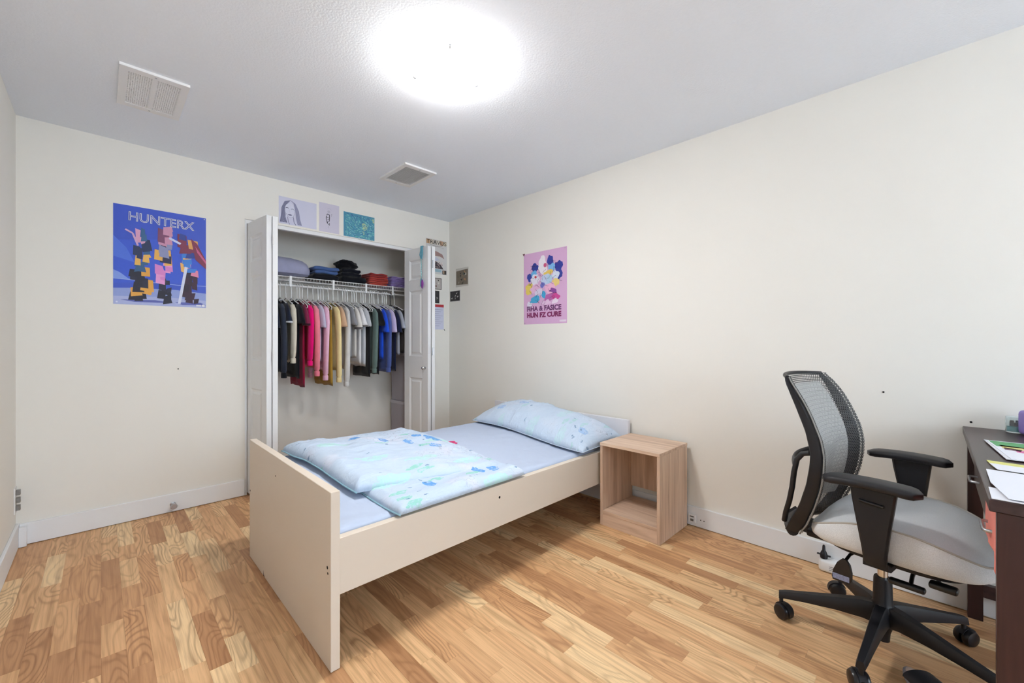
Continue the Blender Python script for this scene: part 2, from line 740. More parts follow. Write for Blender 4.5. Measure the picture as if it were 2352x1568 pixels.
baseboard('baseboard_back', (XL + BT, -BT, 0.003), (OX0 - 0.004, 0, BH), 'poster wall')
baseboard('baseboard_corner', (OX1 + 0.03, -BT, 0.003), (-BT, 0, BH), 'wall between closet and corner')
baseboard('baseboard_right', (-BT, YN, 0.003), (0, -0.0, BH), 'headboard wall')
baseboard('baseboard_left', (XL, YN, 0.003), (XL + BT, 0, BH + 0.005), 'left wall')
baseboard('baseboard_closet', (-1.95, 0.588, 0.003), (-0.15, 0.60, 0.09), 'closet back wall')

bm = B()
box(bm, (XL + BT, -0.05, 0.003), (XL + BT + 0.03, -BT, 0.11), 0.003)
obj('trim_1', bm, M_trim, kind='structure', label='small white corner block at the baseboard joint')
# head track of the folding doors
bm = B()
box(bm, (OX0 + 0.002, 0.008, OZ - 0.03), (OX1 - 0.002, 0.045, OZ), 0.002)
obj('trim_2', bm, M_trim, kind='structure', label='white track under the closet header')
bm = B()
box(bm, (OX0, 0.0, 0), (OX0 + 0.012, 0.11, OZ - 0.03))
obj('trim_3', bm, M_trim, kind='structure', label='white jamb board of the closet')
bm = B()
box(bm, (OX1 - 0.012, 0.0, 0), (OX1, 0.11, OZ - 0.03))
obj('trim_4', bm, M_trim, kind='structure', label='white jamb board of the closet')


win = empty('added_window_1', (0, 0, 0), kind='structure', label='unseen white framed window behind the desk, added for fill light')
bm = B()
ya, yb = YN - 0.09, YN - 0.04
box(bm, (WX0, ya, WZ0), (WX1, yb, WZ0 + 0.05))
box(bm, (WX0, ya, WZ1 - 0.05), (WX1, yb, WZ1))
box(bm, (WX0, ya, WZ0 + 0.05), (WX0 + 0.05, yb, WZ1 - 0.05))
box(bm, (WX1 - 0.05, ya, WZ0 + 0.05), (WX1, yb, WZ1 - 0.05))
wxm = (WX0 + WX1) / 2
box(bm, (wxm - 0.025, ya, WZ0 + 0.05), (wxm + 0.025, yb, WZ1 - 0.05))
obj('added_window_frame', bm, M_trim, win)
mpn, nt, bb = newmat('added_window_glass')
tr = nt.nodes.new('ShaderNodeBsdfTransparent')
gl = nt.nodes.new('ShaderNodeBsdfGlossy')
gl.inputs['Roughness'].default_value = 0.02
mxs = nt.nodes.new('ShaderNodeMixShader')
mxs.inputs[0].default_value = 0.06
nt.links.new(tr.outputs[0], mxs.inputs[1])
nt.links.new(gl.outputs[0], mxs.inputs[2])
nt.links.new(mxs.outputs[0], nt.nodes['Material Output'].inputs[0])
for xa, xb in ((WX0 + 0.05, wxm - 0.025), (wxm + 0.025, WX1 - 0.05)):
    bm = B()
    box(bm, (xa, ya + 0.022, WZ0 + 0.05), (xb, ya + 0.026, WZ1 - 0.05))
    obj('added_window_pane', bm, mpn, win)
bm = B()
box(bm, (WX0 - 0.03, YN - 0.04, WZ0 - 0.02), (WX1 + 0.03, YN + 0.05, WZ0))
obj('added_window_sill', bm, M_trim, win)
pl_ = bpy.data.lights.new('added_window_portal', 'AREA')
pl_.shape = 'RECTANGLE'
pl_.size, pl_.size_y = WX1 - WX0, WZ1 - WZ0
pl_.cycles.is_portal = True
po = bpy.data.objects.new('added_window_portal', pl_)
po.location = (wxm, YN - 0.13, (WZ0 + WZ1) / 2)
po.rotation_euler = (PI / 2, 0, PI)
C.objects.link(po)

# folding doors -----------------------------------------------------
def door_leaf(parent, p0, p1, face_sign):
    """one leaf between two floor points; face_sign: which side gets the raised panels outward"""
    p0, p1 = Vector((p0[0], p0[1], 0)), Vector((p1[0], p1[1], 0))
    L = (p1 - p0).length
    ang = math.atan2(p1.y - p0.y, p1.x - p0.x)
    T = 0.034
    z0, z1 = 0.015, 2.018
    st = 0.085
    rows = [(0.20, 0.80), (1.0, 1.62), (1.72, 1.91)]
    bm = B()
    box(bm, (0, -T / 2, z0), (st, T / 2, z1), 0.002, 1)
    box(bm, (L - st, -T / 2, z0), (L, T / 2, z1), 0.002, 1)
    zz = [z0] + [v for r in rows for v in r] + [z1]
    for i in range(0, len(zz), 2):
        box(bm, (st - 0.001, -T / 2 + 0.0002, zz[i]), (L - st + 0.001, T / 2 - 0.0002, zz[i + 1]))
    leaf = obj('door_leaf', bm, M_door, parent)
    leaf.location = p0
    leaf.rotation_euler = (0, 0, ang)
    for a, b_ in rows:
        bm = B()
        # sunk border sloping down, then a raised field
        x0, x1 = st, L - st
        rings = []
        for d, t in ((0.0, T / 2 - 0.001), (0.013, T / 2 - 0.010), (0.026, T / 2 - 0.010), (0.040, T / 2 - 0.003)):
            rings.append((d, t))
        for sgn in (-1, 1):
            R = [[bm.verts.new((xx, sgn * t, z)) for xx, z in
                  ((x0 + d, a + d), (x1 - d, a + d), (x1 - d, b_ - d), (x0 + d, b_ - d))] for d, t in rings]
            for i in range(len(R) - 1):
                for j in range(4):
                    k = (j + 1) % 4
                    bm.faces.new((R[i][j], R[i][k], R[i + 1][k], R[i + 1][j]))
            bm.faces.new(R[-1])
        obj('raised_panel', bm, M_door, leaf)
    return leaf


d1 = empty('door_1', (0, 0, 0), kind='structure', label='folded white panelled bifold closet door nearer the blue poster')
door_leaf(d1, (-1.826, 0.025), (-1.784, -0.345), 1)
door_leaf(d1, (-1.746, -0.345), (-1.70, 0.025), 1)
d2 = empty('door_2', (0, 0, 0), kind='structure', label='folded white panelled bifold closet door with a chrome knob')
lf = door_leaf(d2, (-0.500, 0.025), (-0.474, -0.345), 1)
door_leaf(d2, (-0.430, -0.345), (-0.392, 0.025), 1)
bm = B()
Mk = Matrix.Translation((-0.494, -0.305, 0.896)) @ Matrix.Rotation(-PI / 2, 4, 'Y') @ Matrix.Rotation(0.0, 4, 'Z')
lathe(bm, [(0.013, 0), (0.013, 0.003), (0.006, 0.005), (0.006, 0.016), (0.013, 0.020), (0.0155, 0.027), (0.012, 0.033), (0.0, 0.035)], 20, Mk)
obj('door_knob', bm, M_chrome, d2, 40, label='chrome knob')
bm = B()
for z in (0.25, 1.05, 1.85):
    tube(bm, [(-0.452, -0.366, z - 0.035), (-0.452, -0.366, z + 0.035)], 0.005, 8)
obj('hinge', bm, M_nickel, d2, 40)
bm = B()
for z in (0.25, 1.05, 1.85):
    tube(bm, [(-1.765, -0.366, z - 0.035), (-1.765, -0.366, z + 0.035)], 0.005, 8)
obj('hinge', bm, M_white, d1, 40)

# ------------------------------------------------------------------ ceiling lamp
lx, ly = LAMP_XY
lamp = empty('ceiling_lamp', (lx, ly, ROOM_H), label='round frosted glass ceiling lamp, lit, held by metal clips', cat='lamp')
bm = B()
lathe(bm, [(0.0, 0.0), (0.142, 0.0), (0.144, -0.006), (0.140, -0.014), (0.0, -0.016)], 48)
obj('base_plate', bm, M_white, lamp, 40)
mg, nt, bb = newmat('lit_frosted_glass')
bb.inputs['Base Color'].default_value = (0.95, 0.95, 0.95, 1)
bb.inputs['Roughness'].default_value = 0.4
bb.inputs['Emission Color'].default_value = (1.0, 0.98, 0.95, 1)
tcd = nt.nodes.new('ShaderNodeTexCoord')
spz = nt.nodes.new('ShaderNodeSeparateXYZ')
nt.links.new(tcd.outputs['Object'], spz.inputs[0])
rad = mth(nt, 'POWER', mth(nt, 'ADD', mth(nt, 'POWER', spz.outputs[0], 2.0), mth(nt, 'POWER', spz.outputs[1], 2.0)), 0.5)
hot = mth(nt, 'SUBTRACT', 1.0, mth(nt, 'MULTIPLY', mth(nt, 'POWER', mth(nt, 'DIVIDE', rad, 0.158), 2.0), 0.62))   # bulbs sit in the middle of the bowl
nt.links.new(mth(nt, 'MULTIPLY', hot, LAMP_STRENGTH), bb.inputs['Emission Strength'])
prof = []
for i in range(13):
    a = i / 12 * PI / 2
    rd = 0.158 * math.cos(a) if i < 12 else 0.0
    prof.append((rd, -0.024 - 0.060 * (1 - (rd / 0.158) ** 2)))
bm = B()
lathe(bm, [(0.150, -0.022), (0.157, -0.022)] + prof, 56)
obj('glass_dome', bm, mg, lamp, 180)
for i in range(3):
    a = math.radians(238 + 120 * i)
    bm = B()
    c, s = math.cos(a), math.sin(a)
    tube(bm, [(0.150 * c, 0.150 * s, -0.012), (0.164 * c, 0.164 * s, -0.014), (0.166 * c, 0.166 * s, -0.030), (0.156 * c, 0.156 * s, -0.036)], 0.0042, 8)
    lathe(bm, [(0.0, 0), (0.008, 0), (0.008, 0.006), (0.0, 0.008)], 12, Matrix.Translation((0.165 * c, 0.165 * s, -0.026)) @ Matrix.Rotation(a, 4, 'Z') @ Matrix.Rotation(PI / 2, 4, 'Y'))
    obj('clip', bm, M_nickel, lamp, 40)


# ------------------------------------------------------------------ ceiling vents
def vent(name, x0, x1, y0, y1, split, label):
    t = empty(name, ((x0 + x1) / 2, (y0 + y1) / 2, ROOM_H), label=label, cat='vent')
    hx, hy = (x1 - x0) / 2, (y1 - y0) / 2
    b1, b2 = 0.030, 0.042
    bm = B()
    for a, c in (((-hx, -hy), (hx, -hy + b2)), ((-hx, hy - b2), (hx, hy)), ((-hx, -hy + b2), (-hx + b1, hy - b2)), ((hx - b1, -hy + b2), (hx, hy - b2))):
        box(bm, (a[0], a[1], -0.012), (c[0], c[1], 0.0))
    obj('frame', bm, M_white, t)
    bm = B()
    box(bm, (-hx + 0.02, -hy + 0.03, -0.0015), (hx - 0.02, hy - 0.03, -0.0005))
    obj('duct_backing', bm, mat('duct_grey', '#3a3835', rough=0.9) if split else mat('duct_pale', '#c9c8c5', rough=0.9), t)
    bm = B()
    if split:
        box(bm, (-0.009, -hy + b2, -0.0115), (0.009, hy - b2, -0.002), 0.001, 1)
        obj('centre_bar', bm, M_white, t)
        bm = B()
        for half in (-1, 1):
            a, b_ = (-hx + b1, -0.009) if half < 0 else (0.009, hx - b1)
            n = 11
            for i in range(n + 1):
                xx = lerp(a, b_, i / n)
                box(bm, (xx - 0.0022, -hy + b2, -0.0095), (xx + 0.0022, hy - b2, -0.006))
        n = 24
        for i in range(n + 1):
            yy = lerp(-hy + b2, hy - b2, i / n)
            box(bm, (-hx + b1, yy - 0.0034, -0.0100), (hx - b1, yy + 0.0034, -0.0065))
        obj('lattice', bm, M_white, t, kind='stuff')
    else:
        n = 24
        for i in range(n + 1):
            yy = lerp(-hy + b2, hy - b2, i / n)
            M = Matrix.Translation((0, yy, -0.007)) @ Matrix.Rotation(0.6, 4, 'X')
            box(bm, (-hx + b1, -0.0068, -0.0006), (hx - b1, 0.0068, 0.0006), M=M)
        obj('louvre', bm, M_white, t, kind='stuff')
    for yy in (-hy + 0.02, hy - 0.02):
        bm = B()
        lathe(bm, [(0, -0.0125), (0.004, -0.0135), (0.005, -0.012), (0.0, -0.0118)], 10, Matrix.Translation((0, yy, 0)))
        obj('screw', bm, M_nickel, t, 40)
    return t


vent('ceiling_vent', -2.556, -2.302, -1.016, -0.584, True, 'white return air grille with two perforated halves on the ceiling')
vent('ceiling_vent', -1.094, -0.832, -0.982, -0.598, False, 'white finely louvred supply vent on ceiling near the closet')

# ------------------------------------------------------------------ bed
bed = empty('bed_frame', (0, 0, 0), label='white laminate bed frame with a tall footboard', cat='bed')
bm = B()
box(bm, (-2.053, -2.132, 0.001), (-2.021, -1.036, 0.62), 0.0015, 1)
fb = obj('footboard', bm, M_lam, bed)
bm = B()
box(bm, (-0.055, -2.122, 0.001), (-0.025, -0.772, 0.602), 0.0015, 1)
obj('headboard', bm, mat('headboard_white', '#e2e2e8', rough=0.5, var=0.01), bed)
bm = B()
box(bm, (-2.021, -2.104, 0.240), (-0.055, -2.072, 0.441), 0.0015, 1)
rail = obj('side_rail', bm, M_lam, bed)
bm = B()
box(bm, (-2.021, -1.036, 0.240), (-0.055, -1.004, 0.441), 0.0015, 1)
obj('side_rail', bm, M_lam, bed)
bm = B()
box(bm, (-2.021, -2.072, 0.250), (-0.055, -1.036, 0.268))
obj('mattress_base', bm, mat('base_board', '#b9a488', rough=0.8), bed)


def dot(parent, name, p, nrm, r, m=None):
    bm = B()
    q = Vector(nrm).to_track_quat('Z', 'Y').to_matrix().to_4x4()
    lathe(bm, [(0, 0.0), (r, 0.0), (r, 0.0006), (0, 0.0008)], 12, Matrix.Translation(p) @ q)
    return obj(name, bm, m or M_dark, parent)


for y, z, r in ((-2.102, 0.352, 0.006), (-2.106, 0.333, 0.0045), (-1.497, 0.532, 0.004), (-1.048, 0.352, 0.005)):
    dot(fb, 'bolt_hole', (-2.0530, y, z), (-1, 0, 0), r)
dot(rail, 'bolt_hole', (-1.235, -2.104, 0.382), (0, -1, 0), 0.006)
bm = B()
prism(bm, [(-1.300, 0.002), (-1.318, 0.004), (-1.306, 0.012), (-1.300, 0.030)], -2.0533, -2.0529, 'yz')
obj('chip', bm, M_dark, fb)


def zm(x, y):
    """top of the mattress"""
    t = sstep(-2.06, -1.30, y)
    z = 0.452 + 0.056 * t
    return z


MX0, MX1, MY0, MY1 = -2.012, -0.062, -2.066, -1.040


def mtop(u, v):
    x, y = lerp(MX0, MX1, u), lerp(MY0, MY1, v)
    e = min(u / 0.02, (1 - u) / 0.02, v / 0.045, (1 - v) / 0.045, 1.0)
    z = zm(x, y) - 0.035 * (1 - math.sqrt(max(0, 1 - (1 - e) ** 2)))
    z += 0.004 * nz(x * 3.1, y * 4.3) + 0.0025 * nz(x * 9, y * 21 + 0.8 * nz(x * 5, y * 5), 3)
    z += 0.004 * max(0, nz(x * 4 + y * 11, y * 3 - x * 9, 7) - 0.1) + 0.004 * min(1, e) * math.exp(-(nz(x * 3 + y * 4, y * 9 - x * 5, 12) / 0.06) ** 2) * max(0, nz(x * 2, y * 2, 15) + 0.1)
    return (x, y, z)


bm = B()
T = grid(bm, mtop, 130, 80)
nu, nv = 130, 80
edge = [T[i][0] for i in range(nu)] + [T[nu][j] for j in range(nv)] + [T[i][nv] for i in range(nu, 0, -1)] + [T[0][j] for j in range(nv, 0, -1)]
low = [bm.verts.new((v.co.x, v.co.y, 0.2695)) for v in edge]
for i in range(len(edge)):
    k = (i + 1) % len(edge)
    bm.faces.new((edge[i], low[i], low[k], edge[k]))
bm.faces.new(low)
obj('mattress', bm, M_sheet, smooth=50, label='mattress under a pale blue fitted sheet in the white bed', cat='mattress')

M_duvet = bedding_mat('duvet_print', 1.0)


def puff(e, p=0.5):
    e = max(0.0, min(1.0, e))
    return (1 - (1 - e) ** 2) ** p


# duvet: a wide lower layer with a thicker layer folded over it
duvet = empty('duvet', (-1.45, -1.55, 0.47), label='pale blue duvet with blue and green print folded on the foot half', cat='duvet')


def quad(cs, u, v):
    (a, b_, c, d) = cs
    return (lerp(lerp(a[0], b_[0], u), lerp(d[0], c[0], u), v), lerp(lerp(a[1], b_[1], u), lerp(d[1], c[1], u), v))


LOW = ((-1.775, -2.112), (-1.055, -2.108), (-1.10, -1.052), (-1.86, -1.056))
UPP = ((-1.830, -1.850), (-1.115, -1.985), (-1.150, -1.050), (-1.905, -1.058))


def crease(x, y, sd=0.0, sx=3.0, sy=13.0):
    n = nz(x * sx + 1.5 * nz(x * 4, y * 4, sd), y * sy + 1.2 * nz(x * 5, y * 5, sd + 2), sd + 4)
    m = max(0.0, nz(x * 2.5, y * 3.5, sd + 9) + 0.25)
    return m * (math.exp(-(n / 0.10) ** 2))


def dl_top(u, v):
    x, y = quad(LOW, u, v)
    wob = 0.014 * nz(v * 5, 2.2) if u < 0.5 else 0.012 * nz(v * 6, 9.1)
    x += wob
    e = min(u / 0.06, (1 - u) / 0.05, v / 0.05, (1 - v) / 0.05)
    z = max(zm(x, max(y, MY0)), 0.447) + 0.003 + 0.034 * puff(e) + 0.006 * nz(x * 7, y * 7, 1) * min(1, e) + 0.004 * nz(x * 22, y * 9, 4) * min(1, e) + 0.009 * crease(x, y, 1.0) * min(1, e)
    z += 0.012 * math.exp(-((y + 2.04) / 0.05) ** 2) * (0.4 + nz(x * 9, 3.3)) * min(1, e)
    return (x + 1.45, y + 1.55, z - 0.47)


def dl_bot(u, v):
    x, y = quad(LOW, u, v)
    return (x + 1.45, y + 1.55, max(zm(x, max(y, MY0)), 0.447) + 0.002 - 0.47)


def du_top(u, v):
    x, y = quad(UPP, u, v)
    x += 0.016 * nz(v * 4, 6.2) * (1 - u)
    e = min(u / 0.07, (1 - u) / 0.10, v / 0.07, (1 - v) / 0.10)
    ridge = 0.010 * math.sin(x * 16 + 3 * nz(x * 3, y * 3)) * min(1, e) * 0.5
    z = zm(x, y) + 0.028 + 0.052 * puff(e, 0.6) * (1 - 0.45 * u) + ridge + 0.010 * nz(x * 6, y * 6, 5) * min(1, e) + 0.005 * nz(x * 17, y * 24, 8) * min(1, e) + 0.010 * crease(x, y, 6.0) * min(1, e) + 0.006 * crease(x, y, 16.0, 11.0, 4.0) * min(1, e)
    return (x + 1.45, y + 1.55, z - 0.47)


def du_bot(u, v):
    x, y = quad(UPP, u, v)
    return (x + 1.45, y + 1.55, zm(x, y) + 0.026 - 0.47)


bm = B()
slab(bm, dl_top, dl_bot, 90, 110)
obj('lower_layer', bm, M_duvet, duvet, 180)
bm = B()
slab(bm, du_top, du_bot, 90, 100)
obj('folded_layer', bm, M_duvet, duvet, 180)
bm = B()
tube(bm, [dl_top(0.0, v / 40) for v in range(41)], 0.0035, 6)
tube(bm, [du_top(0.0, v / 40) for v in range(41)], 0.0035, 6)
obj('piping', bm, mat('duvet_seam', '#8fb6c6', rough=0.9), duvet, 180)

# pillow
pil = empty('pillow', (-0.315, -1.585, 0.488), label='long pale blue pillow with faint print against the headboard', cat='pillow')
HP, HQ = 0.235, 0.525


def pl(u, v, s):
    a, b_ = 2 * u - 1, 2 * v - 1
    # corners pulled out a little, sides pulled in
    x = HP * a * (1 - 0.10 * (1 - abs(a)) - 0.07 * (1 - b_ * b_) * abs(a) * 0 + 0.02 * b_ ** 4)
    y = HQ * b_ * (1 - 0.03 * (1 - a * a))
    x *= (1 - 0.10 * (1 - abs(b_) ** 6) * 0)
    k = (1 - abs(a) ** 2.6) * (1 - abs(b_) ** 5.0)
    k = max(0, k) ** 0.55
    h = (0.105 if s > 0 else 0.018) * k
    wr = (0.006 * nz(x * 14, y * 9, 2) + 0.006 * nz(x * 5, y * 26, 6) * (abs(b_) ** 2)) * k
    tilt = 0.02 + 0.05 * (a + 1) / 2
    wr += 0.012 * k * crease(x, y, 21.0, 9.0, 7.0) + 0.008 * k * crease(x, y, 31.0, 4.0, 16.0)
    sag = 0.0
    yy = y - 1.585
    base = zm(0, max(-2.06, min(-1.05, yy))) - 0.488
    return (x, y, base + 0.020 + (s * h if s > 0 else -h) + wr * s + tilt * k * (1 if s > 0 else 0.0) + sag)


bm = B()
slab(bm, lambda u, v: pl(u, v, 1), lambda u, v: pl(u, v, -1), 50, 90)
M_pill = bedding_mat('pillow_print', 0.45)
obj('pillow_case', bm, M_pill, pil, 180)
bm = B()
ring = [pl(i / 30, 0, 1) for i in range(30)] + [pl(1, i / 60, 1) for i in range(60)] + [pl(1 - i / 30, 1, 1) for i in range(30)] + [pl(0, 1 - i / 60, 1) for i in range(60)]
tube(bm, ring, 0.003, 6, loop=True)
obj('piping', bm, mat('pillow_seam', '#b9c7da', rough=0.9), pil, 180)

# pink ribbon on the sheet
rib = empty('hair_ribbon', (-1.082, -1.480, zm(0, -1.48) + 0.004), -0.5, label='small pink looped hair ribbon on the sheet beside the duvet', cat='ribbon')
M_pinkr = mat('ribbon_pink', '#d9447c', rough=0.6)
for k, (a, L) in enumerate(((0.0, 0.10), (0.35, 0.085))):
    bm = B()
    pts = []
    for i in range(20):
        t = 2 * PI * i / 20
        x, y = L * 0.5 * math.cos(t), 0.016 * math.sin(t)
        pts.append((x * math.cos(a) - y * math.sin(a), x * math.sin(a) + y * math.cos(a) + 0.012 * k, 0.004 + 0.003 * k))
    tube(bm, pts, 0.0035, 8, loop=True)
    obj('loop', bm, M_pinkr, rib, 180)
bm = B()
lathe(bm, [(0, 0), (0.009, 0.001), (0.009, 0.010), (0, 0.012)], 12)
obj('knot', bm, M_pinkr, rib, 60)

# ------------------------------------------------------------------ nightstand
ns = empty('nightstand', (-0.215, -2.322, 0), 0.0, label='light oak open cube nightstand beside the bed', cat='nightstand')
lo, mi, hi = '#bd9d85', '#dabda5', '#e6cdb5'
W_z = wood('oak_upright', lo, mi, hi, 'Z')
W_y = wood('oak_across', lo, mi, hi, 'Y')
W_x = wood('oak_deep', lo, mi, hi, 'X')
hx, hy, H = 0.187, 0.195, 0.512
t = 0.018
bm = B()
box(bm, (-hx, -hy, H - t), (hx, hy, H), 0.001, 1)
obj('top', bm, W_y, ns)
for s in (-1, 1):
    bm = B()
    y = s * (hy - t)
    box(bm, (-hx + 0.003, min(y, s * hy), 0.001), (hx - 0.004, max(y, s * hy), H - t), 0.001, 1)
    obj('side_panel', bm, W_z, ns)
bm = B()
box(bm, (-hx + 0.004, -hy + t, 0.075), (hx - 0.012, hy - t, 0.075 + t), 0.001, 1)
obj('bottom_shelf', bm, W_y, ns)
bm = B()
box(bm, (-hx + 0.006, -hy + t, 0.001), (-hx + 0.006 + t, hy - t, 0.075))
obj('kick_board', bm, W_y, ns)
bm = B()
box(bm, (hx - 0.024, -hy + t, 0.165), (hx - 0.012, hy - t, H - t))
obj('back_panel', bm, W_z, ns)

# ------------------------------------------------------------------ desk
desk = empty('desk', (0, 0, 0), label='dark espresso desk with drawers standing against the right wall', cat='desk')
D_x = wood('espresso_x', '#2a1b1c', '#3a2728', '#463132', 'X', rough=0.32, spec=0.5)
D_z = wood('espresso_z', '#2a1716', '#3b2221', '#4a2c2a', 'Z', rough=0.4, spec=0.45)
DX0, DX1, DY0, DY1 = -1.172, -0.020, -4.30, -3.676
bm = B()
box(bm, (DX0 + 0.002, DY0, 0.752), (-0.002, DY1, 0.78), 0.002, 1)
obj('desktop', bm, D_x, desk)
bm = B()
box(bm, (DX0 + 0.004, DY0 + 0.01, 0.001), (DX0 + 0.032, DY1 - 0.012, 0.752), 0.001, 1)
obj('side_panel', bm, D_z, desk)
for y0 in (DY1 - 0.055, DY0 + 0.012):
    bm = B()
    box(bm, (-0.065, y0, 0.001), (-0.018, y0 + 0.043, 0.752), 0.001, 1)
    obj('leg', bm, D_z, desk)
bm = B()
box(bm, (-0.065, DY0 + 0.055, 0.10), (-0.04, DY1 - 0.055, 0.15))
box(bm, (DX0 + 0.032, -4.10, 0.10), (-0.065, -4.075, 0.15))
obj('stretcher', bm, D_x, desk)
bm = B()
box(bm, (DX0 + 0.032, DY1 - 0.045, 0.725), (-0.065, DY1 - 0.024, 0.752))
obj('top_rail', bm, D_x, desk)
bm = B()
box(bm, (DX0 + 0.032, DY0 + 0.02, 0.60), (-0.065, DY1 - 0.050, 0.612))
box(bm, (DX0 + 0.032, DY0 + 0.02, 0.612), (-0.065, DY0 + 0.035, 0.75))
obj('drawer_case', bm, D_x, desk)
ndw = 2
span = (-0.068) - (DX0 + 0.035)
for i in range(ndw):
    x0 = DX0 + 0.035 + span * i / ndw + 0.002
    x1 = DX0 + 0.035 + span * (i + 1) / ndw - 0.002
    bm = B()
    box(bm, (x0, DY1 - 0.048, 0.575), (x1, DY1 - 0.029, 0.722), 0.001, 1)
    dr = obj('drawer_front', bm, D_x, desk)
    bm = B()
    xc = (x0 + x1) / 2 + (0.02 if i else 0)
    tube(bm, [(xc - 0.045, DY1 - 0.029, 0.630), (xc - 0.045, DY1 - 0.010, 0.630), (xc - 0.040, DY1 - 0.006, 0.630), (xc + 0.040, DY1 - 0.006, 0.630), (xc + 0.045, DY1 - 0.010, 0.630), (xc + 0.045, DY1 - 0.029, 0.630)], 0.0045, 8)
    obj('handle', bm, M_nickel, dr, 50)

# coral cloth pinched in the desk front
ct = empty('coral_cloth', (-0.905, DY1 - 0.029, 0.722), label='coral pink cloth hanging down the desk front beside the side panel', cat='cloth')
bm = B()


def cc(u, v, d):
    x = lerp(-0.175, 0.175, u)
    z = lerp(-0.150 - 0.01 * math.sin(u * 9), 0.0 - 0.035 * max(0, u - 0.7) / 0.3 + 0.002, v)
    y = 0.006 + 0.003 * math.sin(u * 13) * (1 - 0.5 * v) + 0.002 * nz(u * 4, v * 3) + d * 0.6
    return (x, y, z)


slab(bm, lambda u, v: cc(u, v, 0.004 if 0 < u < 1 and 0 < v < 1 else 0), lambda u, v: cc(u, v, -0.004), 40, 24)
obj('fabric', bm, cloth('#f08a7c'), ct, 180)


# things on the desk
def sheet(name, pts, z, m, parent=None, th=0.0012, **kw):
    bm = B()
    prism(bm, pts, z, z + th, 'xy')
    return obj(name, bm, m, parent, **kw)


ZT = 0.781
st = empty('drawing_sheet', (0, 0, 0), label='drawing on paper with green and pink paint lying on the desk near jar', cat='paper')
P1 = [(-0.34, -3.716), (-0.67, -3.742), (-0.65, -3.97), (-0.33, -3.95)]
sheet('paper', P1, ZT + 0.003, M_paper, st)
sheet('paper', [(-0.36, -3.722), (-0.66, -3.752), (-0.64, -3.96), (-0.34, -3.93)], ZT + 0.0045, M_paper, st)
for nm, pts, c in (('green_wash', [(-0.36, -3.726), (-0.46, -3.738), (-0.44, -3.95), (-0.35, -3.93)], '#5fa06a'),
                   ('yellow_wash', [(-0.43, -3.745), (-0.49, -3.75), (-0.50, -3.85), (-0.45, -3.86)], '#dccf8a'),
                   ('pink_wash', [(-0.50, -3.775), (-0.54, -3.775), (-0.57, -3.93), (-0.52, -3.93)], '#d97aa6'),
                   ('brown_wash', [(-0.47, -3.752), (-0.51, -3.752), (-0.52, -3.785), (-0.49, -3.79)], '#7a5560')):
    sheet(nm, pts, ZT + 0.0058, mat('paint_' + nm, c, rough=0.7), st, 0.0004)
sheet('yellow_folder', [(-0.715, -3.700), (-0.80, -3.708), (-0.83, -3.98), (-0.73, -3.97)], ZT, mat('manila_yellow', '#dfdc86', rough=0.7), None, 0.002,
      label='pale yellow folder on the desk between two sheets of paper', cat='folder')
sheet('note_sheet', [(-0.76, -3.702), (-0.84, -3.712), (-0.85, -3.90), (-0.78, -3.90)], ZT + 0.0025, M_paper, None, 0.0008,
      label='narrow white paper lying over the yellow folder', cat='paper')
sheet('blank_sheet', [(-0.862, -3.690), (-1.02, -3.688), (-1.160, -3.706), (-1.155, -3.93), (-0.87, -3.92)], ZT + 0.004, M_paper, None, 0.0008,
      label='large blank white paper at the desk end above the side panel', cat='paper')
sheet('curled_sheet', [(-1.06, -3.682), (-1.168, -3.680), (-1.166, -3.90), (-1.07, -3.89)], ZT, M_paper, None, 0.0016,
      label='white paper lying underneath the large blank sheet', cat='paper')

jar = empty('glass_jar', (-0.048, -3.815, ZT), label='small clear glass jar with teal and dark brushes bits inside', cat='jar')
mgl, nt, bb = newmat('clear_glass')
bb.inputs['Base Color'].default_value = (0.9, 0.97, 0.97, 1)
bb.inputs['Roughness'].default_value = 0.05
bb.inputs['Transmission Weight'].default_value = 0.9
bm = B()
lathe(bm, [(0.0, 0.0), (0.024, 0.0), (0.026, 0.003), (0.026, 0.062), (0.0235, 0.062), (0.0235, 0.005), (0.0, 0.005)], 28)
obj('glass', bm, mgl, jar, 40)
bm = B()
lathe(bm, [(0.0, 0.0055), (0.022, 0.0055), (0.022, 0.026), (0.0, 0.026)], 20)
obj('teal_filling', bm, mat('teal_stones', '#5fb6bd', rough=0.4, var=0.4, vscale=120), jar, 40)
bm = B()
for k in range(6):
    a = k * 1.1
    box(bm, (0.010 * math.cos(a) - 0.005, 0.010 * math.sin(a) - 0.005, 0.0265), (0.010 * math.cos(a) + 0.005, 0.010 * math.sin(a) + 0.005, 0.040 + 0.004 * (k % 3)), 0.001, 1)
obj('dark_filling', bm, M_blackg, jar)

pc = empty('purple_case', (-0.10, -3.862, ZT), 0.35, label='purple plastic case with a dark round front on the desk', cat='case')
bm = B()
box(bm, (-0.038, -0.036, 0.0), (0.038, 0.036, 0.095), 0.016, 4)
obj('shell', bm, mat('purple_plastic', '#8f7bc9', rough=0.4, var=0.04), pc, 50)
bm = B()
lathe(bm, [(0, 0.0), (0.026, 0.0), (0.026, 0.004), (0.019, 0.006), (0.0, 0.006)], 24, Matrix.Translation((-0.036, 0.0, 0.056)) @ Matrix.Rotation(-PI / 2, 4, 'Y'))
obj('round_front', bm, M_blackg, pc, 40)
bm = B()
box(bm, (-0.046, -0.02, 0.012), (-0.038, 0.02, 0.022), 0.002, 1)
obj('latch', bm, M_white, pc)

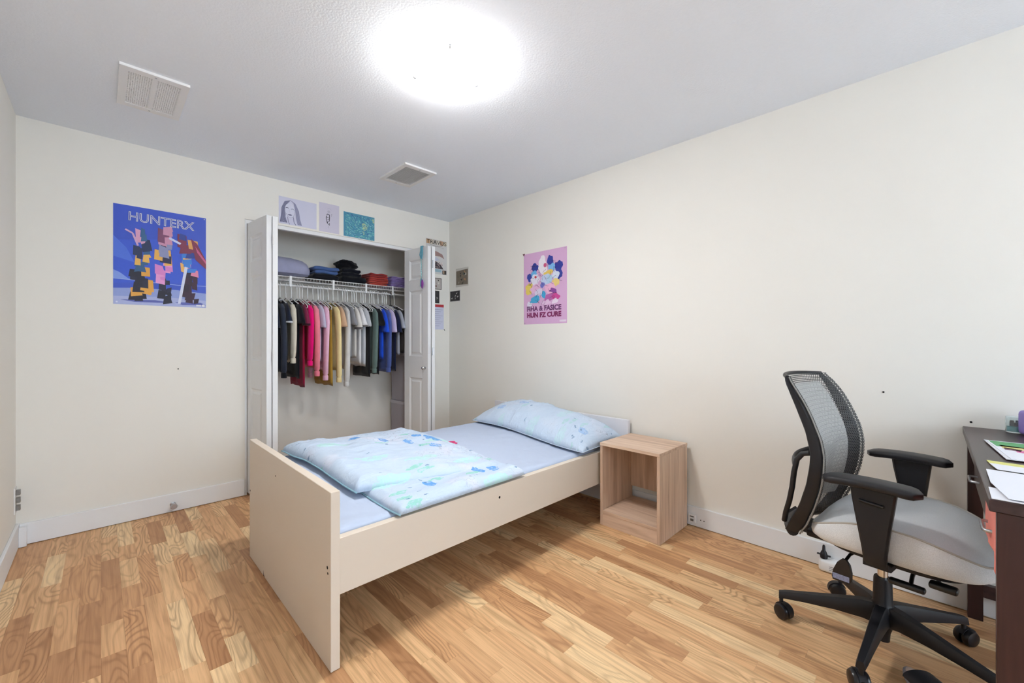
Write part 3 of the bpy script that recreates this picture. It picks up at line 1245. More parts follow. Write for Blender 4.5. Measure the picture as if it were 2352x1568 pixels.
# sandal below the desk, only its toe shows
sd = empty('sandal', (-0.742, -3.600, 0), math.radians(-50), label='grey slip-on sandal with black strap on the floor by the desk', cat='sandal')
bm = B()
so = []
for i in range(28):
    a = 2 * PI * i / 28
    so.append((0.046 * math.cos(a) * (1 - 0.10 * math.sin(a)), 0.125 * math.sin(a)))
R = []
for d, z in ((0.97, 0.001), (1.0, 0.008), (1.0, 0.022), (0.97, 0.026)):
    R.append([(p[0] * d, p[1] * d, z) for p in so])
loft(bm, R)
obj('sole', bm, mat('sandal_grey', '#86838a', rough=0.8), sd, 40)
bm = B()
loft(bm, [[(p[0] * 0.86, p[1] * 0.93, 0.0262) for p in so], [(p[0] * 0.84, p[1] * 0.92, 0.029) for p in so]])
obj('insole', bm, mat('sandal_insole', '#b09a8e', rough=0.9), sd, 40)
bm = B()
slab(bm, lambda u, v: (0.048 * math.cos(PI * u), lerp(-0.01, 0.075, v), 0.027 + 0.034 * math.sin(PI * u) * (1 - 0.3 * v)),
     lambda u, v: (0.043 * math.cos(PI * u), lerp(-0.01, 0.075, v), 0.024 + 0.032 * math.sin(PI * u) * (1 - 0.3 * v)), 20, 6)
obj('strap', bm, M_black, sd, 60)

# ------------------------------------------------------------------ office chair
YAW = math.radians(-8)
ch = empty('office_chair', (-0.54, -3.455, 0), 0.0, label='office chair with grey seat, mesh back and black arms at the desk', cat='chair')
# local: X = chair's right, Y = forward; build in world axes through a rotation on the root
# forward in world is (sin yaw, -cos yaw); rotation about z that takes +Y there
ch.rotation_euler = (0, 0, math.atan2(-math.sin(YAW), -math.cos(YAW)))
ROOTROT = ch.rotation_euler.z

# base: hub, five legs, casters
bm = B()
lathe(bm, [(0.0, 0.030), (0.020, 0.030), (0.022, 0.060), (0.030, 0.085), (0.036, 0.10), (0.038, 0.150), (0.032, 0.166), (0.029, 0.172), (0.027, 0.255), (0.025, 0.262), (0.0, 0.262)], 32)
obj('hub', bm, M_black, ch, 40)
bm = B()
lathe(bm, [(0.0, 0.262), (0.0155, 0.262), (0.0155, 0.345), (0.0, 0.345)], 24)
obj('gas_lift', bm, M_chrome, ch, 40)
for i in range(5):
    wa = math.radians(102 + 72 * i)
    la = wa - ROOTROT
    d = Vector((math.cos(la), math.sin(la), 0))
    s = Vector((-d.y, d.x, 0))
    bm = B()
    rings = []
    for r, zt, zb, wd in ((0.018, 0.166, 0.092, 0.027), (0.06, 0.163, 0.100, 0.024), (0.14, 0.146, 0.100, 0.021), (0.24, 0.124, 0.092, 0.0175), (0.305, 0.110, 0.084, 0.0155), (0.326, 0.103, 0.078, 0.013)):
        c = d * r
        k = 0.72
        rings.append([c - s * wd + Vector((0, 0, zb + 0.004)), c - s * wd * 0.9 + Vector((0, 0, zb)), c + s * wd * 0.9 + Vector((0, 0, zb)), c + s * wd + Vector((0, 0, zb + 0.004)),
                      c + s * wd * k + Vector((0, 0, zt - 0.004)), c + s * wd * k * 0.8 + Vector((0, 0, zt)), c - s * wd * k * 0.8 + Vector((0, 0, zt)), c - s * wd * k + Vector((0, 0, zt - 0.004))])
    loft(bm, rings)
    leg = obj('base_leg', bm, M_black, ch, 40)
    # caster
    ca = wa + 0.9 + i * 1.3
    ca2 = ca - ROOTROT
    cx = d * 0.318
    ax = Vector((math.cos(ca2), math.sin(ca2), 0))
    fw = Vector((-ax.y, ax.x, 0))
    c0 = cx + fw * 0.012
    bm = B()
    for sg in (-1, 1):
        Mw = Matrix.Translation(c0 + ax * (0.004 * sg) + Vector((0, 0, 0.0305))) @ ax.to_track_quat('Z', 'Y').to_matrix().to_4x4()
        pr = [(0.0, 0.0), (0.028, 0.0), (0.0305, 0.003), (0.0305, 0.013), (0.026, 0.020), (0.016, 0.023), (0.0, 0.024)]
        lathe(bm, [(r, z * sg) for r, z in pr], 24, Mw)
    cw = obj('caster', bm, M_blackg, ch, 40)
    bm = B()
    # hood over the wheels and the stem up into the leg
    n = 12
    rings = []
    for k in range(n + 1):
        a = lerp(-0.2, PI * 0.85, k / n)
        p = c0 + fw * (0.034 * math.cos(a)) + Vector((0, 0, 0.0305 + 0.034 * math.sin(a)))
        q = c0 + fw * (0.0315 * math.cos(a)) + Vector((0, 0, 0.0305 + 0.0315 * math.sin(a)))
        rings.append([p - ax * 0.011, p + ax * 0.011, q + ax * 0.011, q - ax * 0.011])
    loft(bm, rings)
    tube(bm, [cx + Vector((0, 0, 0.055)), cx + Vector((0, 0, 0.09))], 0.0075, 10)
    obj('hood', bm, M_black, cw, 40)

# seat mechanism
bm = B()
box(bm, (-0.05, -0.10, 0.342), (0.05, 0.13, 0.385), 0.012, 3)
box(bm, (-0.10, -0.215, 0.362), (0.10, -0.05, 0.392), 0.01, 2)
obj('tilt_mechanism', bm, M_black, ch, 45)
bm = B()
rings = []
so = []
for i in range(40):
    a = 2 * PI * i / 40
    c, s = math.cos(a), math.sin(a)
    so.append((0.215 * math.copysign(abs(c) ** 0.6, c), 0.05 + 0.205 * math.copysign(abs(s) ** 0.6, s)))
for k, z in ((0.80, 0.384), (0.97, 0.394), (1.0, 0.405), (1.0, 0.417)):
    rings.append([(p[0] * k, 0.05 + (p[1] - 0.05) * k, z) for p in so])
loft(bm, rings)
obj('seat_pan', bm, M_black, ch, 40)

# cushion: textured side band, smooth top, piping on the seam
HWs = 0.252


def outline(a, k=1.0):
    c, s = math.cos(a), math.sin(a)
    x = HWs * math.copysign(abs(c) ** 0.55, c)
    y = 0.055 + 0.245 * math.copysign(abs(s) ** 0.55, s)
    return x * k, 0.055 + (y - 0.055) * k


def seam_z(y):
    q = (y - 0.07) / 0.2
    return 0.528 - 0.055 * q * q - (0.012 * max(0, q - 0.9))


NS = 72
rings = []
for f, k in ((0.0, 0.90), (0.06, 0.955), (0.22, 0.99), (0.5, 1.0), (0.8, 0.995), (1.0, 0.975)):
    r = []
    for i in range(NS):
        a = 2 * PI * i / NS
        x, y = outline(a, k)
        zb = 0.412 + 0.012 * (y - 0.05)
        r.append((x, y, lerp(zb, max(seam_z(y), zb + 0.012), f)))
    rings.append(r)
bm = B()
R = loft(bm, rings, cap=False)
bm.faces.new(list(reversed(R[0])))
M_seatside = mat('seat_side_fabric', '#e3e6ea', rough=0.9, spec=0.1, var=0.22, vscale=420.0, bmp=(420.0, 0.6, 0.0015))
M_seattop = mat('seat_top_fabric', '#cdd0d3', rough=0.75, spec=0.25, var=0.10, vscale=300.0, bmp=(500.0, 0.25, 0.0008))
obj('cushion_side', bm, M_seatside, ch, 180)
rings2 = []
for k in (0.975, 0.93, 0.84, 0.70, 0.52, 0.32, 0.12):
    r = []
    for i in range(NS):
        a = 2 * PI * i / NS
        x, y = outline(a, k)
        x0, y0 = outline(a, 0.975)
        zs = max(seam_z(y0), 0.426)
        zc = 0.540 - 0.30 * (y - 0.07) ** 2 - 0.12 * x * x
        t_ = (0.975 - k) / 0.975
        e = 1 - (1 - min(1, t_ * 2.6)) ** 2
        r.append((x, y, lerp(zs, zc, e)))
    rings2.append(r)
bm = B()
R = loft(bm, rings2, cap=False)
bm.faces.new(R[-1])
obj('cushion_top', bm, M_seattop, ch, 180)
bm = B()
tube(bm, [Vector(p) + Vector((0, 0, 0.001)) for p in rings[-1]], 0.0032, 6, loop=True)
obj('cushion_piping', bm, mat('piping_grey', '#b9b6b0', rough=0.8), ch, 180)

# backrest profile (forward t against height z)
FRONT = [(0.395, -0.214), (0.444, -0.182), (0.526, -0.149), (0.600, -0.128), (0.66, -0.119), (0.72, -0.117), (0.78, -0.127), (0.863, -0.159), (0.92, -0.187), (0.955, -0.210), (0.985, -0.232), (1.0, -0.246)]
REAR = [(0.395, -0.262), (0.44, -0.238), (0.519, -0.198), (0.608, -0.172), (0.68, -0.160), (0.725, -0.158), (0.803, -0.174), (0.905, -0.214), (0.955, -0.236), (0.985, -0.252), (1.0, -0.258)]
WID = [(0.395, 0.170), (0.44, 0.192), (0.52, 0.212), (0.66, 0.224), (0.80, 0.222), (0.93, 0.212), (0.98, 0.200), (1.0, 0.180)]


def sm(tab, z):
    return (interp(tab, z - 0.012) + interp(tab, z) + interp(tab, z + 0.012)) / 3


def curve_in(s, z):
    wdt = sm(WID, z)
    q = s / wdt
    return -0.055 * (1 - q * q)


ZS = [0.398 + (1.0 - 0.398) * i / 40 for i in range(41)]
for sg in (-1, 1):
    bm = B()
    rings = []
    for z in ZS:
        wdt = sm(WID, z)
        tf, tr = sm(FRONT, z), sm(REAR, z)
        rings.append([(sg * (wdt + 0.010), tf - 0.004, z), (sg * (wdt + 0.014), tf - 0.010, z), (sg * (wdt + 0.012), tr + 0.004, z), (sg * (wdt + 0.006), tr, z),
                      (sg * (wdt - 0.012), tr - 0.002, z), (sg * (wdt - 0.014), tr + 0.006, z), (sg * (wdt - 0.010), tf - 0.010, z), (sg * (wdt - 0.002), tf - 0.003, z)])
    loft(bm, rings)
    obj('back_side_frame', bm, M_black, ch, 40)
for zz, nm, rad in ((0.400, 'back_bottom_frame', 0.020), (0.999, 'back_top_frame', 0.0075)):
    bm = B()
    wdt = sm(WID, zz)
    pts = []
    for i in range(21):
        s = lerp(-wdt, wdt, i / 20)
        t_ = (sm(FRONT, zz) + sm(REAR, zz)) / 2 + curve_in(s, zz)
        pts.append((s, t_, zz + (0.006 * (1 - (s / wdt) ** 2) if zz > 0.9 else -0.004)))
    tube(bm, pts, rad, 12, flat=1.0)
    obj(nm, bm, M_black, ch, 60)


def mesh_sheet(name, z0, z1, k, off, m, uvs=(1, 1)):
    me = bpy.data.meshes.new(name)
    NU, NV = 36, 60
    V, F, U = [], [], []
    for j in range(NV + 1):
        z = lerp(z0, z1, j / NV)
        wdt = sm(WID, z) * k
        for i in range(NU + 1):
            s = lerp(-wdt, wdt, i / NU)
            t_ = sm(FRONT, z) + curve_in(s, z) + off
            V.append((s, t_, z))
            U.append((s / 0.45 + 0.5, (z - 0.4) / 0.6))
    for j in range(NV):
        for i in range(NU):
            a = j * (NU + 1) + i
            F.append((a, a + 1, a + NU + 2, a + NU + 1))
    me.from_pydata(V, [], F)
    uv = me.uv_layers.new(name='uv')
    for L in me.loops:
        uv.data[L.index].uv = U[L.vertex_index]
    me.shade_smooth()
    me.materials.append(m)
    o = bpy.data.objects.new(name, me)
    C.objects.link(o)
    o.parent = ch
    return o


mesh_sheet('back_mesh', 0.402, 1.002, 1.055, 0.004, weave_mat('mesh_charcoal', '#4a4a49', 1.0, 44, 92, 0.31))
mesh_sheet('back_mesh_panel', 0.50, 0.965, 0.66, 0.007, weave_mat('mesh_pale', '#a3a29f', 0.8, 62, 130, 0.22))
for sg in (-1, 1):
    bm = B()
    pts = [(sg * (sm(WID, z) + 0.012), sm(FRONT, z) + 0.004, z) for z in ZS]
    tube(bm, pts, 0.0028, 6)
    obj('back_welt', bm, mat('welt_grey', '#8d8c8a', rough=0.8, var=0.5, vscale=300), ch, 180)
# rear support: two straps and a cross band
for sg in (-1, 1):
    bm = B()
    pts, ww = [], []
    for z, tt in ((0.43, -0.262), (0.47, -0.252), (0.52, -0.236), (0.58, -0.224), (0.64, -0.216), (0.69, -0.206), (0.715, -0.188), (0.722, -0.165)):
        pts.append((sg * (sm(WID, z) - 0.01), tt, z))
    tube(bm, pts, 0.0095, 10, flat=1.25)
    obj('back_strap', bm, M_black, ch, 60)
bm = B()
pts = []
for i in range(21):
    s = lerp(-0.205, 0.205, i / 20)
    pts.append((s, -0.214 - 0.05 * (1 - (s / 0.205) ** 2), 0.668))
tube(bm, pts, 0.019, 12, flat=0.45, up=(0, 1, 0))
obj('lumbar_band', bm, M_black, ch, 60)
bm = B()
rings = []
for y, z, wd, th in ((-0.302, 0.405, 0.05, 0.030), (-0.285, 0.385, 0.05, 0.032), (-0.24, 0.372, 0.05, 0.030), (-0.15, 0.372, 0.055, 0.026), (-0.06, 0.365, 0.055, 0.024)):
    rings.append([(-wd, y, z - th / 2), (wd, y, z - th / 2), (wd, y, z + th / 2), (-wd, y, z + th / 2)])
loft(bm, rings)
obj('back_bracket', bm, M_black, ch)

# arms
for sg in (1, -1):
    bm = B()
    rings = []
    for s, z, t0, t1, th in ((0.274, 0.654, -0.026, 0.092, 0.014), (0.276, 0.62, -0.022, 0.088, 0.014), (0.280, 0.54, -0.008, 0.078, 0.013), (0.283, 0.46, 0.006, 0.070, 0.012), (0.282, 0.425, 0.010, 0.068, 0.012), (0.272, 0.408, 0.012, 0.068, 0.012)):
        a, b_ = sg * (s - th), sg * (s + th)
        rings.append([(a, t0 + 0.006, z), (a, t1 - 0.006, z), (lerp(a, b_, 0.2), t1, z), (lerp(a, b_, 0.8), t1, z), (b_, t1 - 0.006, z), (b_, t0 + 0.006, z), (lerp(a, b_, 0.8), t0, z), (lerp(a, b_, 0.2), t0, z)])
    loft(bm, rings)
    obj('arm_post', bm, M_black, ch, 35)
    bm = B()
    rings = []
    for s, z, w2, th in ((0.285, 0.416, 0.032, 0.011), (0.262, 0.404, 0.034, 0.009), (0.20, 0.399, 0.036, 0.007), (0.05, 0.396, 0.038, 0.007)):
        y = 0.040
        rings.append([(sg * s, y - w2, z - th), (sg * s, y + w2, z - th), (sg * s, y + w2, z + th), (sg * s, y - w2, z + th)])
    loft(bm, rings)
    obj('arm_bracket', bm, M_black, ch, 35)
    bm = B()
    rings = []
    L0, L1 = -0.106, 0.150
    for i in range(17):
        f = i / 16
        y = lerp(L0, L1, f)
        e = min(1, min(f, 1 - f) / 0.10)
        wd = 0.044 * math.sqrt(max(0.02, 1 - (1 - e) ** 2)) * (1.0 + 0.06 * f)
        zc = 0.669 - 0.008 * ((f - 0.45) * 2) ** 2 + 0.006 * f
        hh = 0.0150 * (0.55 + 0.45 * e)
        ring = []
        for j in range(16):
            a = 2 * PI * j / 16
            c, s = math.cos(a), math.sin(a)
            ring.append((sg * 0.272 + wd * math.copysign(abs(c) ** 0.55, c), y, zc + hh * math.copysign(abs(s) ** 0.6, s)))
        rings.append(ring)
    loft(bm, rings)
    obj('arm_pad', bm, M_black, ch, 50)
    bm = B()
    xb = sg * 0.292
    tube(bm, [(xb, 0.000, 0.617), (xb, 0.020, 0.614), (xb, 0.062, 0.610)], 0.0065, 10, flat=0.8)
    obj('arm_button', bm, M_blackg, ch, 60)
# levers
bm = B()
tube(bm, [(0.08, -0.045, 0.372), (0.17, -0.055, 0.374), (0.205, -0.060, 0.360)], 0.005, 8)
lv = obj('lever_rod', bm, M_blackg, ch, 60)
bm = B()
rings = []
for z, wd, th in ((0.366, 0.006, 0.005), (0.350, 0.018, 0.007), (0.322, 0.026, 0.008), (0.296, 0.028, 0.008), (0.284, 0.024, 0.006)):
    yc = -0.062 - (0.366 - z) * 0.10
    rings.append([(0.205 - th, yc - wd, z), (0.205 + th, yc - wd, z), (0.205 + th, yc + wd, z), (0.205 - th, yc + wd, z)])
loft(bm, rings)
obj('lever_paddle', bm, M_blackg, lv, 30)
bm = B()
box(bm, (0.2130, -0.094, 0.291), (0.2138, -0.046, 0.310), 0.0)
obj('lever_label', bm, mat('label_print', '#8a93b5', rough=0.5, var=0.6, vscale=260), lv)
bm = B()
tube(bm, [(0.06, 0.10, 0.368), (0.15, 0.105, 0.360), (0.20, 0.11, 0.352)], 0.006, 8)
lv2 = obj('lever_rod', bm, M_blackg, ch, 60)
bm = B()
box(bm, (0.186, 0.055, 0.338), (0.212, 0.145, 0.356), 0.007, 3)
obj('lever_paddle', bm, M_blackg, lv2, 50)
bm = B()
box(bm, (0.170, 0.150, 0.365), (0.205, 0.215, 0.384), 0.007, 3)
tube(bm, [(0.07, 0.16, 0.385), (0.18, 0.17, 0.378)], 0.006, 8)
obj('lever_paddle', bm, M_blackg, ch, 50)


# ------------------------------------------------------------------ posters and pictures
def sheet_thing(name, loc, rz, w_, h_, m, label, cat='poster', group=None):
    t = empty(name, loc, rz, label=label, cat=cat, group=group)
    bm = B()
    box(bm, (0, -0.0010, 0), (w_, -0.0002, h_))
    obj('sheet', bm, m, t)
    return t


RZR = -PI / 2      # right wall: local x runs towards the viewer


def pins(t, w_, h_, which, m, r=0.004):
    for (fx, fz) in which:
        bm = B()
        lathe(bm, [(0, 0), (r, 0.0), (r, 0.002), (0, 0.003)], 10, Matrix.Translation((fx * w_, -0.0012, fz * h_)) @ Matrix.Rotation(PI / 2, 4, 'X'))
        obj('pin', bm, m, t)


# big blue poster: lettering kept, figures replaced by plain leaning colour shards
PW, PH = 0.470, 0.628
bp = sheet_thing('poster', (-2.561, 0.0, 1.375), 0, PW, PH, mat('poster_blue', '#2f50c4', rough=0.5, var=0.10, vscale=4.0), 'large blue poster with outlined HUNTERX lettering and coloured shards')
pr = Print()
pr.poly([(0, 0.13), (0.12, 0.145), (0.25, 0.15), (PW, 0.16), (PW, 0.40), (0.3, 0.45), (0, 0.40)], '#3558cf')
pr.poly([(0, 0.0), (PW, 0.0), (PW, 0.10), (0.3, 0.112), (0.1, 0.108), (0, 0.10)], '#8f9fd8')
pr.poly([(0, 0.0), (PW, 0.0), (PW, 0.05), (0.25, 0.06), (0, 0.05)], '#a9b2dd')
pr.poly([(0, 0.215), (0.03, 0.20), (0.07, 0.165), (0.10, 0.155), (0, 0.16)], '#7f9be6')
pr.stroke([(0.0, 0.160), (0.08, 0.158), (0.18, 0.150), (0.32, 0.145), (PW, 0.152)], 0.003, '#a6bcf0')
pr.poly([(0.0, 0.43), (0.06, 0.36), (0.10, 0.27), (0.0, 0.30)], '#4a6fda')
pr.poly([(0.03, 0.030), (0.20, 0.036), (0.30, 0.022), (0.10, 0.018)], '#5a63b0')
pr.poly([(0.30, 0.030), (0.44, 0.034), (PW, 0.018), (0.34, 0.012)], '#5a63b0')


def shards(cx, z0, z1, w0, w1, lean, cols, seed, n=30):
    r = random.Random(seed)
    for k in range(n):
        f = (k + 0.5) / n
        z = lerp(z0, z1, f)
        hw = lerp(w0, w1, f)
        hh = (z1 - z0) / n * r.uniform(0.9, 2.6)
        x = cx + lean * (f - 0.5) + r.uniform(-0.6, 0.6) * hw
        hw *= r.uniform(0.35, 0.75)
        sk = r.uniform(-0.012, 0.012)
        pr.poly([(x - hw * r.uniform(0.5, 1.0), z - hh), (x + hw * r.uniform(0.5, 1.0), z - hh + sk), (x + hw * r.uniform(0.4, 0.9), z + hh), (x - hw * r.uniform(0.4, 0.9), z + hh - sk)],
                r.choice(cols(f)))


shards(0.130, 0.035, 0.470, 0.062, 0.040, 0.02, lambda f: ['#17182e', '#1c1d38', '#e0a345'] if f < 0.45 else (['#e6b45a', '#1d2a55', '#2c5a86'] if f < 0.7 else ['#d79fc0', '#2f5f8e', '#1a2b55']), 3)
shards(0.245, 0.035, 0.520, 0.040, 0.052, -0.01, lambda f: ['#171931', '#20223f'] if f < 0.3 else (['#d884c8', '#c877bd', '#e59bd2'] if f < 0.52 else (['#23264a', '#e2ab52', '#8a8fb8'] if f < 0.8 else ['#7a4468', '#c98fae'])), 5)
shards(0.375, 0.035, 0.480, 0.050, 0.060, -0.02, lambda f: ['#2a1830', '#381b36'] if f < 0.42 else (['#e28aa8', '#3b7fd6', '#e6b060'] if f < 0.72 else ['#7b2d4c', '#dba05a', '#2a3f92']), 8)
pr.poly([(0.385, 0.47), (0.42, 0.44), (PW, 0.33), (PW, 0.27), (0.41, 0.33)], '#7c2c4b')
pr.poly([(0.41, 0.42), (PW, 0.325), (PW, 0.305), (0.42, 0.38)], '#c45a86')
pr.poly([(0.315, 0.02), (0.330, 0.02), (0.368, 0.27), (0.352, 0.275)], '#d6dbf2')
pr.stroke([(0.055, 0.475), (0.09, 0.455), (0.115, 0.38)], 0.010, '#cfa8cc')
pr.stroke([(0.27, 0.455), (0.33, 0.425)], 0.014, '#c9cfee')
pr.rect(0.415, 0.008, 0.442, 0.018, '#e4e6f0')
pr.ell(0.454, 0.014, 0.009, 0.009, '#e4e6f0')
pr.ell(0.016, 0.014, 0.005, 0.005, '#d8dcf0')
pr.build('artwork', bp)
lettering('lettering', 'HUNTERX', 0.078, mat('ink_white', '#eef0fb', rough=0.5), bp, 0.070, 0.536, outline=0.0019, fit=0.335, rot=-0.02, label='white outlined lettering HUNTERX')
pins(bp, PW, PH, ((0.98, 0.985),), M_nickel)

# pencil portrait
w1_, h1_ = 0.283, 0.212
p = sheet_thing('pencil_drawing', (-1.629, 0.0, 2.066), 0, w1_, h1_, mat('paper_lilac', '#cfcfe2', rough=0.8, var=0.02), 'pencil drawing of a long haired woman pinned above the closet', 'drawing')
pr = Print()
cx, cz = 0.080, 0.108
G1, G2, G3 = '#6f7191', '#9a9bb8', '#4b4c6b'
for k in range(15):
    f = k / 14
    a0 = -0.052 + 0.030 * f
    pr.stroke([(cx + 0.004, cz + 0.085), (cx + a0 * 0.7, cz + 0.070 - 0.01 * f), (cx + a0 - 0.006, cz + 0.02), (cx + a0 - 0.012, cz - 0.05), (cx + a0 - 0.018 + 0.02 * f, cz - 0.096)], 0.0035, (G1, G3, G2)[k % 3])
    pr.stroke([(cx + 0.004, cz + 0.086), (cx + 0.040 - 0.012 * f, cz + 0.066), (cx + 0.066 - 0.026 * f, cz + 0.01), (cx + 0.074 - 0.028 * f, cz - 0.05), (cx + 0.088 - 0.03 * f, cz - 0.10)], 0.0032, (G2, G1, G2)[k % 3])
pr.ell(cx, cz + 0.004, 0.038, 0.058, '#d3d4e6', n=28)
pr.stroke([(cx - 0.036, cz + 0.03), (cx - 0.030, cz - 0.02), (cx - 0.012, cz - 0.046), (cx + 0.006, cz - 0.053), (cx + 0.024, cz - 0.044), (cx + 0.036, cz - 0.01), (cx + 0.037, cz + 0.03)], 0.0018, G1)
pr.stroke([(cx - 0.030, cz + 0.020), (cx - 0.020, cz + 0.025), (cx - 0.010, cz + 0.021)], 0.0045, G3)
pr.stroke([(cx + 0.008, cz + 0.017), (cx + 0.020, cz + 0.021), (cx + 0.032, cz + 0.014)], 0.0035, G1)
pr.stroke([(cx - 0.004, cz + 0.012), (cx - 0.006, cz - 0.008), (cx + 0.001, cz - 0.012)], 0.0015, G2)
pr.ell(cx + 0.000, cz - 0.030, 0.015, 0.0055, '#6c6a88', n=16)
pr.stroke([(cx - 0.018, cz - 0.048), (cx - 0.010, cz - 0.09), (cx - 0.002, cz - 0.106)], 0.004, G1)
pr.stroke([(cx + 0.026, cz - 0.045), (cx + 0.030, cz - 0.085), (cx + 0.044, cz - 0.104)], 0.005, G1)
pr.stroke([(cx - 0.056, cz - 0.092), (cx - 0.03, cz - 0.070), (cx - 0.02, cz - 0.074)], 0.0016, G2)
pr.build('pencil_lines', p)
# small figure sketch
w2_, h2_ = 0.166, 0.242
p = sheet_thing('small_sketch', (-1.325, 0.0, 2.060), 0, w2_, h2_, mat('paper_lilac2', '#cdc8d8', rough=0.8, var=0.02), 'small dark scribbled sketch on lilac paper beside the portrait', 'drawing')
pr = Print()
K = '#3a3745'
pr.stroke([(0.062, 0.145), (0.068, 0.155), (0.083, 0.150), (0.084, 0.125), (0.082, 0.100), (0.078, 0.088)], 0.006, K)
pr.stroke([(0.060, 0.140), (0.057, 0.118), (0.062, 0.095), (0.066, 0.075)], 0.0055, K)
pr.stroke([(0.060, 0.128), (0.083, 0.122)], 0.004, K)
pr.stroke([(0.066, 0.108), (0.080, 0.112)], 0.003, K)
pr.stroke([(0.066, 0.092), (0.072, 0.070), (0.085, 0.062), (0.082, 0.082)], 0.004, K)
pr.stroke([(0.072, 0.055), (0.074, 0.040), (0.079, 0.036)], 0.0018, '#908ca0')
pr.ell(0.078, 0.175, 0.012, 0.011, '#b9b4c6')
pr.stroke([(0.098, 0.150), (0.104, 0.160), (0.101, 0.138)], 0.002, '#7d7990')
pr.stroke([(0.066, 0.196), (0.086, 0.203), (0.100, 0.192)], 0.0016, '#aaa5ba')
pr.build('pencil_lines', p)
# teal brush-stroke painting
w3_, h3_ = 0.283, 0.212
p = sheet_thing('teal_painting', (-1.121, 0.0, 2.057), 0, w3_, h3_, mat('paint_teal_ground', '#4f93ae', rough=0.6, var=0.1, vscale=20), 'small painting of swirling teal and green brush strokes above the closet', 'painting')
pr = Print()
r = random.Random(4)
cols = ['#3f86b4', '#5fb7c2', '#8fd3cf', '#3a6fa6', '#79c5b4', '#a8ddd6', '#2f5f95', '#63bfae']
for k in range(420):
    x, z = r.uniform(0.008, w3_ - 0.012), r.uniform(0.008, h3_ - 0.010)
    a = -0.5 + 1.5 * nz(x * 9, z * 9, 2.0)
    L = r.uniform(0.010, 0.022)
    c = r.choice(cols)
    q = nz(x * 14 + 3, z * 14, 9.0)
    if q > 0.28 and x > 0.14:
        c = r.choice(['#d3dc94', '#b8d9a0', '#c7e0a6'])
    if z > h3_ - 0.03 and r.random() < 0.4:
        c = '#2b4f86'
    x1, z1 = min(max(x + L * math.cos(a), 0.004), w3_ - 0.004), min(max(z + L * math.sin(a), 0.004), h3_ - 0.004)
    pr.stroke([(x, z), (x1, z1)], r.uniform(0.002, 0.0042), c)
    pr.y += 0.000025
pr.build('brush_strokes', p)

# pink poster on the right wall
w4_, h4_ = 0.470, 0.606
p = sheet_thing('poster', (0.0, -1.089, 1.287), RZR, w4_, h4_, mat('poster_pink', '#d7add3', rough=0.6, var=0.03, vscale=3.0), 'pink poster with cluster of coloured blobs and purple lettering')
pr = Print()


def pq(x, z):         # from the reading of the printed layout, 0..1
    return (x * w4_, z * h4_)


for (x, z, rx, rz, c, rot, sd_) in (
        (0.46, 0.80, 0.10, 0.12, '#ece6ee', 0.1, 1), (0.27, 0.79, 0.085, 0.065, '#2f3f9e', 0.1, 2), (0.15, 0.66, 0.075, 0.055, '#34459f', -0.3, 3),
        (0.26, 0.70, 0.08, 0.045, '#69b3e6', 0.2, 4), (0.28, 0.61, 0.11, 0.075, '#e4e0ee', 0.0, 5), (0.64, 0.85, 0.07, 0.07, '#33409f', 0.3, 6),
        (0.68, 0.76, 0.095, 0.05, '#7fb9ea', 0.1, 7), (0.82, 0.76, 0.09, 0.065, '#2f3b9a', 0.35, 8), (0.84, 0.66, 0.07, 0.075, '#36449f', 0.0, 9),
        (0.76, 0.64, 0.08, 0.06, '#d6def0', 0.5, 10), (0.60, 0.69, 0.11, 0.038, '#e6c766', 0.15, 11), (0.53, 0.60, 0.13, 0.075, '#c4d3ee', 0.2, 12),
        (0.62, 0.60, 0.07, 0.06, '#b5d3ea', 0.0, 13), (0.76, 0.55, 0.08, 0.055, '#ecd484', 0.1, 14), (0.14, 0.50, 0.09, 0.085, '#e6cf66', -0.2, 15),
        (0.30, 0.50, 0.13, 0.06, '#e3b7d8', 0.1, 16), (0.45, 0.53, 0.05, 0.04, '#6f74c6', 0.2, 17), (0.63, 0.48, 0.11, 0.075, '#efb7d6', 0.0, 18),
        (0.38, 0.44, 0.10, 0.05, '#dcd3e8', 0.4, 19), (0.48, 0.40, 0.05, 0.045, '#43a5d4', 0.0, 20), (0.28, 0.34, 0.12, 0.048, '#4aa9d6', 0.2, 21),
        (0.14, 0.27, 0.06, 0.05, '#e3dff0', 0.0, 22), (0.62, 0.36, 0.13, 0.05, '#b763a8', 0.3, 23), (0.76, 0.35, 0.08, 0.06, '#cf4a97', -0.5, 24),
        (0.70, 0.44, 0.09, 0.03, '#8f4fa0', -0.2, 25), (0.55, 0.29, 0.10, 0.035, '#e2c3e0', 0.1, 26), (0.74, 0.30, 0.08, 0.035, '#e9dcec', 0.3, 27)):
    pr.ell(x * w4_, z * h4_, rx * w4_, rz * h4_, c, rot, 22, 0.45, sd_)
r = random.Random(12)
for k in range(46):
    x, z = r.uniform(0.12, 0.84), r.uniform(0.28, 0.86)
    a = r.uniform(0, 6.28)
    pts = [pq(x, z)]
    for _ in range(4):
        a += r.uniform(-0.9, 0.9)
        x += 0.028 * math.cos(a)
        z += 0.020 * math.sin(a)
        pts.append(pq(min(max(x, 0.06), 0.9), z))
    pr.stroke(pts, 0.0022, r.choice(['#3a2f5e', '#6a3f74', '#2a2a55']))
pr.ell(0.295 * w4_, 0.655 * h4_, 0.012, 0.010, '#c9404a')
pr.ell(0.52 * w4_, 0.80 * h4_, 0.016, 0.018, '#cf5a86')
pr.build('artwork', p)
pr = Print()
pr.rect(0.84 * w4_, 0.012, 0.985 * w4_, 0.028, '#e6d6e6')
pr.build('corner_print', p)
M_ink_pur = mat('ink_purple', '#7b3f7d', rough=0.6)
M_ink_mag = mat('ink_magenta', '#8e2f6a', rough=0.6)
